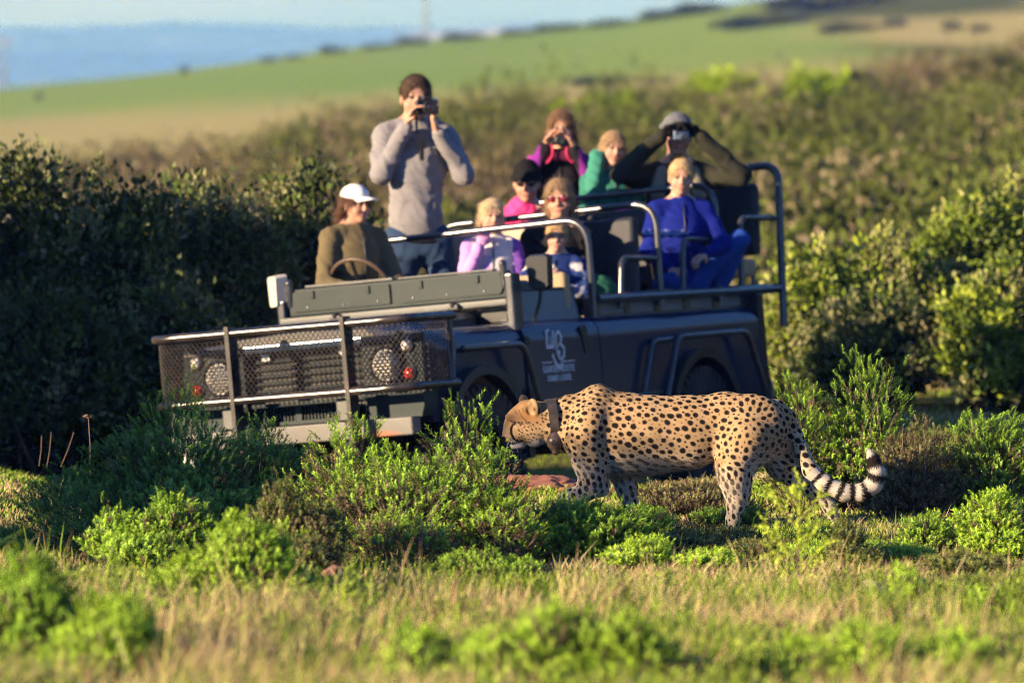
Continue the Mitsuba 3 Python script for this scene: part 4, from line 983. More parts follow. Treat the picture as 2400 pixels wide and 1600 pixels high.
scene[f'{p.k}__cap_brim'] = mikit.ply(p.place(trimesh.Trimesh(V, np.array(f), process=False)), 'cap_white', smooth=30); paint('cap_white', (.78, .77, .77), .8, .2)
C = Body(.005); C.cap(p.q((0, -.03, -.135)), p.q((0, -.025, -.20)), .060 * p.s, .070 * p.s, .02); p.part('neck_scarf', C.mesh(), 'vc_cloth', True, (.26, .28, .36))

# the standing man with his camera
p = Person('tall man in a grey sweater and jeans standing and holding a camera to his face', 955, 226, -2.02, 1.07, 8, -2, 4, 3, head=1.04)
man = p
p.build([((-.185, -.01, -.30), (-.215, .10, -.445), (-.070, .150, -.155)), ((.190, -.01, -.30), (.270, .10, -.445), (.105, .160, -.195))],
        (((-.07, 0, -.82), (-.085, .03, -1.24), (-.10, 0, -1.62)), ((.12, 0, -.82), (.20, .03, -1.24), (.22, 0, -1.62))), .5, top='sweater', top_col=(.205, .20, .215), leg_col=(.028, .055, .115), hem=-.80, wide=1.0, hip=-.84, lift=.055, fold=.0044,
        hands=[((.35, .25, .9), (.9, .3, -.2), .9), ((-.35, .30, .9), (-.3, .3, .9), .8)])
p.hair((.055, .035, .025), 'short', 5, 3000, 1.03)
p.part('belt', tube([np.array([.158 * 1.06 * math.cos(t) + .03, .125 * math.sin(t) * 1.06, -.83 * 1.06]) for t in np.linspace(0, 2 * np.pi, 30, endpoint=False)], .014, 8, closed=True), 'black_plastic', True)
ck = thing('camera', 'black camera held up by the standing man', 'camera')
def cput(name, m, mat, sm=30): put(ck, name, p.place(m), mat, sm)
c = p.q((.045, .155, -.055))
cput('camera_body', box(c[0] - .068, c[0] + .068, c[1] - .03, c[1] + .03, c[2] - .045, c[2] + .045, .012), 'black_plastic'); cput('grip', box(c[0] - .078, c[0] - .045, c[1] - .01, c[1] + .052, c[2] - .045, c[2] + .04, .014), 'black_plastic')
cput('viewfinder_hump', box(c[0] - .03, c[0] + .03, c[1] - .03, c[1] + .035, c[2] + .04, c[2] + .068, .012), 'black_plastic'); cput('shutter_dial', xform(lathe([(0, .012), (.012, .012), (.013, 0), (0, 0)], 16), np.eye(3), [c[0] + .048, c[1], c[2] + .045]), 'dull_chrome')
cput('lens_barrel', xform(lathe([(0, 0), (.034, 0), (.036, .02), (.034, .05), (.038, .055), (.038, .095), (.033, .098), (.031, .090), (0, .082)], 30), rotx(-math.pi / 2), [c[0], c[1] + .028, c[2] - .006]), 'black_plastic')
cput('lens_glass', xform(lathe([(0, .093), (.015, .091), (.030, .086)], 24), rotx(-math.pi / 2), [c[0], c[1] + .028, c[2] - .006]), 'shade_lens', True)
sp = bend([p.q((-.02, .15, -.07)), p.q((-.01, .17, -.25)), p.q((.01, .16, -.345)), p.q((.03, .165, -.25)), p.q((.10, .15, -.07))], .03)
V = np.vstack([sp + [0, 0, .0] - [.008, 0, 0], sp + [.008, 0, 0]]); n = len(sp); i = np.arange(n - 1); f = np.vstack([np.stack([i, i + 1, n + i + 1], 1), np.stack([i, n + i + 1, n + i], 1)])
cput('strap', join(*[xform(trimesh.Trimesh(V, f, process=False), np.eye(3), [0, d, 0]) for d in (0, .003)]), 'black_plastic', False)
cput('strap_pad', box(.0, .030, p.q((0, .15, 0))[1] + .008, p.q((0, .15, 0))[1] + .020, -.385, -.27, .005), 'black_plastic')

# second row: little girl, woman in sunglasses with a small boy
p = Person('small blonde girl in a white vest and lilac sleeves beside the standing man', 1130, 497, -1.80, .80, 4, 8, 2, 4, head=1.06, skin=(.48, .28, .205))
def girl_col(V):
    arm = (np.abs(V[:, 0]) > .155 - .0 * V[:, 2]) | ((V[:, 1] > .12) & (V[:, 2] > -.50) & (V[:, 0] < -.02)); c = np.tile([.62, .58, .60], (len(V), 1)); c[arm] = [.46, .25, .60]; c[arm & (V[:, 0] > 0)] = [.20, .08, .42]; return c
p.build([((-.165, -.01, -.275), (-.22, .10, -.54), (-.10, .16, -.22)), ((.165, -.01, -.275), (.22, .04, -.52), (.17, .16, -.72))], SEAT_LEGS, .5, top='jacket', tcol=girl_col, leg_col=(.15, .10, .25), female=True, gloves=(.62, .30, .60))
p.hair((.42, .33, .20), 'bun', 7, 2200)
p.part('hair_band', tube([p.h(.082 * math.cos(t), -.03 + .0 * t, .034 + .096 * math.sin(t)) for t in np.linspace(.1, np.pi - .1, 20)], .006, 6), 'girl_band', True); paint('girl_band', (.30, .20, .14), .7)

p = Person('woman with red tinted sunglasses and light brown hair holding a small boy', 1284, 458, -2.12, 1.0, -12, 6, 2, -4)
p.build([((-.175, -.02, -.275), (-.24, .10, -.53), (.02, .30, -.50)), ((.175, -.02, -.275), (.26, .10, -.56), (.08, .30, -.53))], SEAT_LEGS, .5, top='coat', top_col=(.010, .010, .012), leg_col=(.025, .028, .035), female=True,
        hands=[((.95, .2, .0), (0, -1, -.2), 1.2), ((-.95, .25, .1), (0, -1, .2), 1.2)])
p.hair((.22, .15, .09), 'bob', 9, 3000, 1.02); p.sunglasses('red_shade_lens')
lap = Body(.01); lap.cap(car_plane(1290, 655, -2.0), car_plane(1380, 665, -2.0), .08, .09, .05).cap(car_plane(1350, 640, -2.1), car_plane(1395, 672, -2.05), .06, .06, .05)
whole('blanket', lap.mesh(lambda X, Y, Z: .006 * np.sin(X * 60 + Z * 40) * np.sin(Z * 70 + Y * 30)), 'blanket_green', 'dark green blanket over the lap of the woman in sunglasses', 'blanket', True); paint('blanket_green', (.018, .085, .055), .9, .1, sheen=.3)

p = Person('small fair-haired boy in a blue and white jacket on the lap of the woman', 1279, 543, -1.86, .74, -8, 6, 4, 2, head=1.08, skin=(.46, .27, .195))
def boy_col(V): n = meshkit.noise(V * 16, 3); c = np.tile([.010, .026, .12], (len(V), 1)); c[(n > .66) & (V[:, 2] > -.5)] = [.5, .5, .52]; return c
p.build([((-.165, -.01, -.275), (-.27, .12, -.40), (-.06, .24, -.30)), ((.165, -.01, -.275), (.22, .12, -.46), (.02, .26, -.42))], SEAT_LEGS, .5, top='jacket', tcol=boy_col, leg_col=(.22, .24, .30), hands=[((.9, .3, .1), (0, -.5, -1), 1.1), ((-.8, .4, .1), (0, -.5, -1), 1.2)])
p.hair((.36, .25, .13), 'short', 11, 2000, 1.02)

# third row: person in a black beanie, boy in blue
p = Person('person in a black beanie, dark glasses and hot pink jacket behind the second rail', 1210, 420, -2.92, 1.0, -16, 12, 8)
def pink_col(V): c = np.tile([.85, .045, .22], (len(V), 1)); c[V[:, 0] > .05] = [.30, .02, .06]; return c
p.build([((-.18, -.02, -.275), (-.30, .05, -.50), (-.12, .28, -.45)), ((.18, -.02, -.275), (.26, .08, -.54), (.10, .30, -.55))], SEAT_LEGS, .5, top='jacket', tcol=pink_col, leg_col=(.03, .03, .04), female=True)
p.beanie((.010, .010, .011), low=.018, tall=1.12); p.sunglasses('shade_lens')
C = Body(.006); C.cap(p.q((-.02, .01, -.16)), p.q((-.10, .06, -.25)), .060, .05, .03).cap(p.q((-.06, .0, -.13)), p.q((-.17, .03, -.27)), .045, .055, .03); p.part('scarf', C.mesh(lambda X, Y, Z: .004 * np.sin(X * 90) * np.sin(Z * 80)), 'vc_cloth', True, (.88, .06, .26))

p = Person('blond boy in a royal blue jacket turned towards the near side of the truck', 1564, 408, -3.15, .86, 10, -8, 6, 3, head=1.06, skin=(.46, .27, .195))
def blue_col(V): c = np.tile([.005, .013, .18], (len(V), 1)); c[(np.abs(V[:, 2] + .40) < .012) & (V[:, 0] < .03)] = [.25, .33, .62]; return c
p.build([((-.17, -.02, -.275), (-.24, .02, -.54), (-.12, .20, -.66)), ((.17, -.02, -.275), (.30, .06, -.48), (.13, .20, -.56))], (((-.08, .02, -.74), (-.12, .26, -.76), (-.14, .22, -1.1)), ((.10, .0, -.74), (.43, .02, -.45), (.28, -.06, -.84))), .5, top='jacket', tcol=blue_col, leg_col=(.014, .050, .25), arm_r=1.12, hip=-.78)
p.hair((.40, .29, .155), 'short', 13, 2600, 1.02)

# rear row: woman photographing, girl in green, man in a grey beanie
p = Person('woman with brown hair and a purple and black jacket photographing from the rear row', 1289, 296, -3.70, .98, -4, 4, 2, -4)
def purp_col(V): c = np.tile([.012, .010, .014], (len(V), 1)); c[(V[:, 2] > -.31) & (np.abs(V[:, 0]) > .13)] = [.17, .02, .22]; c[(V[:, 0] < -.19) & (V[:, 2] > -.40)] = [.30, .03, .26]; return c
p.build([((-.175, -.02, -.275), (-.23, .12, -.40), (-.085, .15, -.10)), ((.175, -.02, -.275), (.24, .12, -.42), (.085, .15, -.12))], SEAT_LEGS, .5, top='jacket', tcol=purp_col, leg_col=(.02, .02, .025), female=True, hands=[((.5, .2, .6), (.6, .6, -.3), .8), ((-.5, .2, .6), (-.6, .6, -.3), .8)])
p.hair((.13, .075, .045), 'bob', 15, 2600, 1.04)
ck = thing('camera', 'small black camera with pink straps held by the woman in the rear row', 'camera'); c = p.q((0, .165, -.075))
cput('camera_body', box(c[0] - .055, c[0] + .055, c[1] - .02, c[1] + .02, c[2] - .035, c[2] + .035, .008), 'black_plastic'); cput('lens_barrel', xform(lathe([(0, 0), (.025, 0), (.025, .03), (.02, .032), (.018, .024), (0, .024)], 24), rotx(-math.pi / 2), [c[0], c[1] + .018, c[2] - .004]), 'black_plastic'); cput('lens_rim', xform(lathe([(.026, .024), (.028, .03), (.024, .034), (.026, .024)], 24), rotx(-math.pi / 2), [c[0], c[1] + .018, c[2] - .004]), 'dull_chrome')
for sx in (-1, 1): cput('wrist_strap', tube(bend([c + [sx * .05, 0, -.02], c + [sx * .04, .015, -.10], c + [sx * .09, -.01, -.16], c + [sx * .055, 0, -.03]], .03), .007, 6), 'pink_strap', True)
paint('pink_strap', (.55, .02, .12), .7)
C = Body(.006); C.cap(p.q((-.07, .11, -.17)), p.q((.07, .11, -.18)), .04, .04, .02); p.part('neck_warmer', C.mesh(), 'vc_cloth', True, (.09, .012, .04))

p = Person('girl with long light brown hair in a green hooded jacket and pink gloves', 1408, 342, -3.62, .90, 10, 4, 4, 6, head=1.02, skin=(.45, .26, .19))
def green_col(V): c = np.tile([.030, .150, .115], (len(V), 1)); c[V[:, 2] < -.42] = [.20, .15, .085]; return c
p.build([((-.165, -.01, -.275), (-.21, .12, -.44), (-.04, .24, -.45)), ((.165, -.01, -.275), (.20, .10, -.50), (.06, .25, -.46))], SEAT_LEGS, .5, top='jacket', tcol=green_col, leg_col=(.04, .04, .05), female=True, gloves=(.75, .10, .36), hands=[((.9, .4, .0), (0, -.4, -1), .8), ((.3, .9, .1), (0, -.4, -1), .8)])
p.hair((.25, .17, .10), 'long', 17, 2600, 1.0)
C = Body(.006); C.cap(p.q((-.115, .03, -.06)), p.q((-.15, .05, -.30)), .045, .075, .04).cap(p.q((-.10, -.06, -.05)), p.q((-.12, -.06, -.26)), .05, .06, .03); p.part('hood', C.mesh(lambda X, Y, Z: .005 * np.sin(X * 70 + Z * 30) * np.sin(Z * 60)), 'vc_cloth', True, (.040, .20, .15))

p = Person('man in a grey beanie and olive jacket with black gloves holding a compact camera', 1556, 312, -3.66, 1.08, 2, 0, 2)
p.build([((-.19, -.02, -.275), (-.335, .12, -.225), (-.095, .150, .005)), ((.19, -.02, -.275), (.365, .12, -.235), (.115, .150, .005))], SEAT_LEGS, .5, top='jacket', top_col=(.026, .027, .018), leg_col=(.03, .03, .03), wide=1.05, arm_r=1.05, gloves=(.010, .010, .011), hands=[((.75, .15, .35), (.35, .6, -.3), .9), ((-.75, .15, .35), (-.35, .6, -.3), .9)])
p.hair((.10, .07, .05), 'short', 19, 600, .98); p.beanie((.135, .145, .165), low=.040)
ck = thing('camera', 'silver compact camera held by the man in the grey beanie', 'camera'); c = p.q((.01, .175, .0))
cput('camera_body', box(c[0] - .048, c[0] + .048, c[1] - .012, c[1] + .012, c[2] - .029, c[2] + .029, .006), 'camera_silver'); cput('lens_barrel', xform(lathe([(0, 0), (.024, 0), (.022, .018), (.018, .026), (.012, .027), (.011, .02), (0, .02)], 24), rotx(-math.pi / 2), [c[0] + .012, c[1] + .010, c[2] - .002]), 'dull_chrome'); cput('lens_glass', xform(ball((0, 0, .021), (.011, .011, .004), 2), rotx(-math.pi / 2), [c[0] + .012, c[1] + .010, c[2] - .002]), 'shade_lens', True); cput('flash_window', box(c[0] - .035, c[0] - .018, c[1] + .011, c[1] + .014, c[2] + .012, c[2] + .022, .001), 'clear_lens')
paint('camera_silver', (.20, .27, .36), .3, .5, .6)
C = Body(.006); C.cap(p.q((-.09, .02, -.22)), p.q((-.12, .10, -.34)), .05, .05, .03).cap(p.q((.09, .02, -.22)), p.q((.12, .10, -.34)), .05, .05, .03); p.part('collar', C.mesh(), 'vc_cloth', True, (.22, .20, .14))

# ---------------------------------------------------------------- plants
def stamp(V, f, R, pos, scale):
    """Copies of a small mesh: R (n,3,3), pos (n,3), scale (n,) or (n,3)."""
    n = len(pos); sc = np.asarray(scale, float); sc = np.repeat(sc[:, None], 3, 1) if sc.ndim == 1 else sc
    W = np.einsum('nij,nkj->nki', R, V[None] * sc[:, None, :]) + pos[:, None, :]
    return W.reshape(-1, 3), (f[None] + (np.arange(n) * len(V))[:, None, None]).reshape(-1, 3)

def frames(z, rng):
    """Random frames whose third axis is z (n,3)."""
    z = z / np.linalg.norm(z, axis=1, keepdims=True); a = rng.normal(size=z.shape); x = np.cross(a, z); x /= np.linalg.norm(x, axis=1, keepdims=True)
    return np.stack([x, np.cross(z, x), z], 2)

def sprig_mesh(rng, leaves=15, L=1.0, w=.056, spread=.85):
    """A shoot along z, one unit tall, set with small pointed leaves; returns vertices, faces and height along the shoot."""
    V, f, h = [], [], []
    for i in range(leaves):
        t = .12 + .85 * (i + rng.random()) / leaves; a = i * 2.4 + rng.random(); d = np.array([math.cos(a), math.sin(a), 0]); up = np.array([0, 0, 1.])
        o = up * t; l = .34 * (1.15 - .4 * t) * (.8 + .4 * rng.random()); dirn = d * spread + up * (1 - .35 * spread); dirn /= np.linalg.norm(dirn)
        s = np.cross(dirn, d + 1e-3); s /= np.linalg.norm(s) + 1e-9
        b = len(V); V += [o - s * w, o + s * w, o + dirn * l]; f.append((b, b + 1, b + 2)); h += [t, t, t + .15]
    b = len(V); V += [np.array([.012, 0, 0]), np.array([-.012, 0, 0]), np.array([0, 0, 1.])]; f.append((b, b + 1, b + 2)); h += [0, 0, 1]
    return np.array(V), np.array(f), np.array(h)

def twigs_mesh(base, ends, rng, r0=.006, bend_=.15):
    """Thin crooked stems from the base out to the given ends."""
    ms = []
    for e in ends:
        d = e - base; b0 = base + np.array([d[0], d[1], 0]) * rng.uniform(.02, .12); L = np.linalg.norm(d)
        q = [b0, b0 + d * .3 + rng.normal(0, bend_ * L * .3, 3) - np.array([0, 0, .05 * L]), b0 + d * .65 + rng.normal(0, bend_ * L * .3, 3), e]
        ms.append(tube(q, np.linspace(r0, r0 * .3, 4) * rng.uniform(.6, 1.4), 4, caps=False))
    return join(*ms)

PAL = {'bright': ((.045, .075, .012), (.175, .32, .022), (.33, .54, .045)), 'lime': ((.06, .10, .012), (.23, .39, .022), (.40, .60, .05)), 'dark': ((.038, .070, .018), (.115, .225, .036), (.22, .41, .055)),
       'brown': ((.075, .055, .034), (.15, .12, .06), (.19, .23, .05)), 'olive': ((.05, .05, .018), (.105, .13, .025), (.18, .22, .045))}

SHRUBS = []
def fynbos(label, lobes, d, n, pal, seed, size=.075, dry=.25, sub=None, group=None, sparse=0.0, name='shrub', lean=(0, 0)):
    """A fine-leaved shrub. lobes: (u, top v, width in px of the 2352 view[, depth offset]) of its mounds."""
    rng = np.random.default_rng(seed); k = thing(name, label, 'shrub', group)
    sprigs = [sprig_mesh(rng) for _ in range(4)]
    P, D, Hh = [], [], []; areas = []; L = []
    for lo in lobes:
        u, v, w = lo[:3]; dd = d + (lo[3] if len(lo) > 3 else 0); top = view(u, v, dd); rx = w * 1.0204 / FPX * dd / 2; g = float(ground(top[0], dd)); L.append((np.array([top[0], dd, g]), rx, max(top[2] - g, .08))); SHRUBS.append((top[0], dd, rx)); areas.append(rx * (rx + L[-1][2]))
    areas = np.array(areas) / sum(areas)
    for (c, rx, h), a in zip(L, areas):
        m = int(1.6 * n * a); z = rng.uniform(-.25, 1, m); ph = rng.uniform(0, 2 * np.pi, m); s = np.sqrt(np.maximum(1 - z * z, 0)); q = np.stack([s * np.cos(ph), s * np.sin(ph), z], 1)
        lump = meshkit.fbm(q * 2.2 + seed * 3.1, 3, seed); gap = meshkit.noise(q * 4.5 + seed, seed + 5)
        r = (.52 + 1.02 * lump) * (1 - .42 * rng.random(m) ** 1.6) * np.where(rng.random(m) < .07, rng.uniform(1.05, 1.28, m), 1) * (1 - .22 * (gap < .33))
        keep = (gap > sparse) | (rng.random(m) < .35); r, q, z = r[keep], q[keep], z[keep]
        zc = h * .36; p = c + np.stack([q[:, 0] * rx * r, q[:, 1] * max(rx * .85, .15) * r, zc + q[:, 2] * (h - zc) * r], 1)
        p[:, 2] = np.maximum(p[:, 2], c[2] + .01 + .05 * rng.random(len(p)))
        dr_ = q * [.95, .95, .4] + np.array([lean[0], lean[1], .70]) + rng.normal(0, .30, q.shape)
        P.append(p); D.append(dr_); Hh.append(np.clip((p[:, 2] - c[2]) / h, 0, 1) * .5 + .5 * np.clip(r / .95, 0, 1))
    P, D, Hh = np.vstack(P), np.vstack(D), np.concatenate(Hh)
    R = frames(D, rng); sc = .74 * size * rng.uniform(.65, 1.35, len(P)) * (.8 + .3 * Hh); kind = rng.integers(0, 4, len(P))
    dead = rng.random(len(P)) < dry * np.clip(1.75 - 1.6 * Hh, .08, 1.3) + .3 * dry * (meshkit.noise(P * 5, seed + 9) > .62)
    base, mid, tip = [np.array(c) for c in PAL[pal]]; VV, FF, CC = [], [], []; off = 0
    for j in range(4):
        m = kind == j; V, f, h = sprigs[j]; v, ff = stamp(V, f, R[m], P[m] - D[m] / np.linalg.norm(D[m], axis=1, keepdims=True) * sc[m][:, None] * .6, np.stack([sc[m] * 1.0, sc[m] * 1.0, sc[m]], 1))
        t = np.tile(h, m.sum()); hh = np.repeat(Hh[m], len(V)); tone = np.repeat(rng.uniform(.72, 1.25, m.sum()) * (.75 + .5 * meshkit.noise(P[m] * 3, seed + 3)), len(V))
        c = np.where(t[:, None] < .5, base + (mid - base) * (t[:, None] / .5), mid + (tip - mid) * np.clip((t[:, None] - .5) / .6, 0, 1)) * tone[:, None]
        dd_ = np.repeat(dead[m], len(V)); c[dd_] = (np.array([.15, .105, .06]) * tone[:, None])[dd_]
        VV.append(v); FF.append(ff + off); CC.append(c); off += len(v)
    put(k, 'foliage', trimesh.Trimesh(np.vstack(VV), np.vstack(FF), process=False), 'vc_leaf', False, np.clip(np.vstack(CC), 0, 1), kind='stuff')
    ends = []; bases = []
    tw = []
    for (c, rx, h), a in zip(L, areas):
        near = P[(np.abs(P[:, 0] - c[0]) < rx) & (np.abs(P[:, 1] - c[1]) < rx)]
        if len(near): tw.append(twigs_mesh(c - [0, 0, .03], near[rng.choice(len(near), min(len(near), int(30 + 90 * a)))], rng))
    m = join(*tw); put(k, 'stems', m, 'twig_mat', True, kind='stuff')
    return k

paint('twig_mat', mikit.proc(lambda p, n, uv: mikit.mix((.075, .055, .040), (.19, .15, .11), mikit.noise(p.x * 25, p.y * 25, p.z * 25))), .85, .15)
paint('bark_mat', (.10, .08, .06), .9, .1)

LEAF_V = np.array([(0, 0, 0), (.30, 0, .45), (0, .06, 1.0), (-.30, 0, .45)]); LEAF_F = np.array([(0, 1, 2), (0, 2, 3)])
def thicket(label, spec, n, pal, seed, leaf=.042, spikes=0, group=None, name='thicket_bush', pale=.12):
    """A broad-leaved bush of leaf clumps. spec: (u, top v, width px, depth) or (x, y, radius, height) with depth None."""
    rng = np.random.default_rng(seed); k = thing(name, label, 'bush', group)
    if spec[3] is None: raise ValueError
    u, v, w, d = spec; top = view(u, v, d); rx = w * 1.0204 / FPX * d / 2; g = float(ground(top[0], d)); h = top[2] - g; c = np.array([top[0], d, g])
    return bush_at(k, c, rx, h, n, pal, rng, seed, leaf, spikes, pale)

def bush_at(k, c, rx, h, n, pal, rng, seed, leaf, spikes, pale=.12):
    n = int(n * 1.3); nc = 170; z = rng.uniform(-.55, 1, nc); ph = rng.uniform(0, 2 * np.pi, nc); s = np.sqrt(np.maximum(1 - z * z, 0)); q = np.stack([s * np.cos(ph), s * np.sin(ph), z], 1)
    lump = meshkit.fbm(q * 1.8 + seed, 3, seed); r = (.55 + .75 * lump) * rng.uniform(.72, 1.0, nc)
    zc = h * .45; CC_ = c + np.stack([q[:, 0] * rx * r, q[:, 1] * rx * .8 * r, zc + q[:, 2] * (h - zc) * r], 1); CC_[:, 2] = np.maximum(CC_[:, 2], c[2] + .12)
    cs = rng.uniform(.10, .24, nc) * (rx + h) / 2.2
    which = rng.integers(0, nc, n); o = rng.normal(size=(n, 3)); o /= np.linalg.norm(o, axis=1, keepdims=True); P = CC_[which] + o * (cs[which] * rng.random(n) ** .45)[:, None] * [1, 1, 1.15]
    m = n // 3; o2 = rng.normal(size=(m, 3)); o2 /= np.linalg.norm(o2, axis=1, keepdims=True)
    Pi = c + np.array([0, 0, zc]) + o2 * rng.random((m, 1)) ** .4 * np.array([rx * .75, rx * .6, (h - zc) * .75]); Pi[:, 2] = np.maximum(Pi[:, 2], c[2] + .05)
    D = o * .7 + [0, 0, .8] + rng.normal(0, .45, (n, 3)); D = np.vstack([D, rng.normal(size=(m, 3))]); P = np.vstack([P, Pi])
    sz = 1.08 * leaf * rng.uniform(.7, 1.4, len(P)); sz[n:] *= 2.0
    if spikes:
        t = []; td = []
        for _ in range(spikes):
            cl = CC_[rng.integers(0, nc)]; 
            if cl[2] < c[2] + h * .72: continue
            hgt = rng.uniform(.12, .34); tilt = rng.normal(0, .18, 2); kk = int(60 * hgt / .2)
            s_ = rng.random(kk) * hgt; t.append(cl + np.stack([tilt[0] * s_, tilt[1] * s_, s_ + .05], 1) + rng.normal(0, .018, (kk, 3))); td.append(np.full(kk, 1))
        if t:
            t = np.vstack(t); D = np.vstack([D, rng.normal(0, .4, (len(t), 3)) + [0, 0, 1]]); P = np.vstack([P, t]); sz = np.concatenate([sz, np.full(len(t), leaf * .9)])
    ns = len(P) - n - m
    V, F = stamp(LEAF_V, LEAF_F, frames(D, rng), P, sz)
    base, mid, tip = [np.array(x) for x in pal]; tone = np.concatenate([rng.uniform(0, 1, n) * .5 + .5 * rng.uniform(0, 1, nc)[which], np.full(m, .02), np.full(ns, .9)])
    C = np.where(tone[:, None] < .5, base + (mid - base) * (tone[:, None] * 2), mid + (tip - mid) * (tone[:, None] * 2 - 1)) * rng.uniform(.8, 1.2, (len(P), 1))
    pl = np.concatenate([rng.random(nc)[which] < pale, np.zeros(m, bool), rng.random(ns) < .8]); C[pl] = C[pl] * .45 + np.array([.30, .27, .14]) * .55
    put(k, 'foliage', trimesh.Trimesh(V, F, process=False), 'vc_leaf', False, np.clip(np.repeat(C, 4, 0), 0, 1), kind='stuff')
    put(k, 'branches', twigs_mesh(c - [0, 0, .05], CC_[rng.choice(nc, 26)], rng, .022, .2), 'bark_mat', True, kind='stuff')
    return k

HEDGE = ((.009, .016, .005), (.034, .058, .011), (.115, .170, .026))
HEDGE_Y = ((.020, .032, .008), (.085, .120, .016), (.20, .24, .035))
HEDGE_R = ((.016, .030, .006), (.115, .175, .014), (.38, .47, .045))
# the dark thicket left of the vehicle
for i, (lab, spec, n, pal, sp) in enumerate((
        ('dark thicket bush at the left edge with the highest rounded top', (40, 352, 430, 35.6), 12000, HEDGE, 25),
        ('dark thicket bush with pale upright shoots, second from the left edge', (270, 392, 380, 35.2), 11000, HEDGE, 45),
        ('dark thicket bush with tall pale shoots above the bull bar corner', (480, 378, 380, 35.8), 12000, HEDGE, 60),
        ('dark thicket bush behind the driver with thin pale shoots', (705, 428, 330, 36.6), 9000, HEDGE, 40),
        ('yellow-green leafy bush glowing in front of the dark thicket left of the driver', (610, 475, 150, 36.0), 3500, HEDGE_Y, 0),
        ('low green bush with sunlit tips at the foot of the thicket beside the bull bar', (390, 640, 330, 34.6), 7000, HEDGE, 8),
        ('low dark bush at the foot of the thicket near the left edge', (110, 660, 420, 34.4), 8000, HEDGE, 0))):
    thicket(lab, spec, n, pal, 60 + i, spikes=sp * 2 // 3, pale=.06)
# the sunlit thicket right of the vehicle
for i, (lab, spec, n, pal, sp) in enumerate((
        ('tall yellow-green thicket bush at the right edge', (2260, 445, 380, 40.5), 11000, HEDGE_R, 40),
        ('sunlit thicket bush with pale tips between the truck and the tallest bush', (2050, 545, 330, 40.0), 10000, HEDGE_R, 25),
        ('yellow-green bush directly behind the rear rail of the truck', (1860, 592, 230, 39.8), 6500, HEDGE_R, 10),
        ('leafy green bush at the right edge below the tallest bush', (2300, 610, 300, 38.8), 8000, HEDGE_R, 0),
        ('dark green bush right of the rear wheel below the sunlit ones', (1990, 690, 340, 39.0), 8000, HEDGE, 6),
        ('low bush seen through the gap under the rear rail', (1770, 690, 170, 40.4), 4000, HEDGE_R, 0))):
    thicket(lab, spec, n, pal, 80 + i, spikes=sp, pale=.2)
# the same thicket goes on outside the frame, towards the sun
for i, (x, y, rx, h) in enumerate(((-4.55, 34.0, 1.2, 2.2), (-5.9, 32.6, 1.3, 2.4), (-4.95, 23.2, 1.45, 1.84), (5.4, 40.5, 1.4, 1.7), (6.4, 38.6, 1.4, 2.3), (8.2, 37.2, 1.5, 2.6), (7.4, 41.5, 1.5, 2.6), (4.9, 38.9, 1.0, 1.9))):
    k = thing('thicket_bush', ('first dark bush hidden past the left edge', 'second dark bush hidden past the left edge', 'tall bush past the left edge shading the dark shrub', 'first bush hidden past the right edge', 'second bush hidden past the right edge', 'third bush hidden past the right edge', 'tallest bush hidden past the right edge', 'small thicket bush just outside the right edge')[i], 'bush')
    bush_at(k, np.array([x, y, float(ground(x, y))]), rx, h, 9000, HEDGE, np.random.default_rng(140 + i), 140 + i, .05, 10)

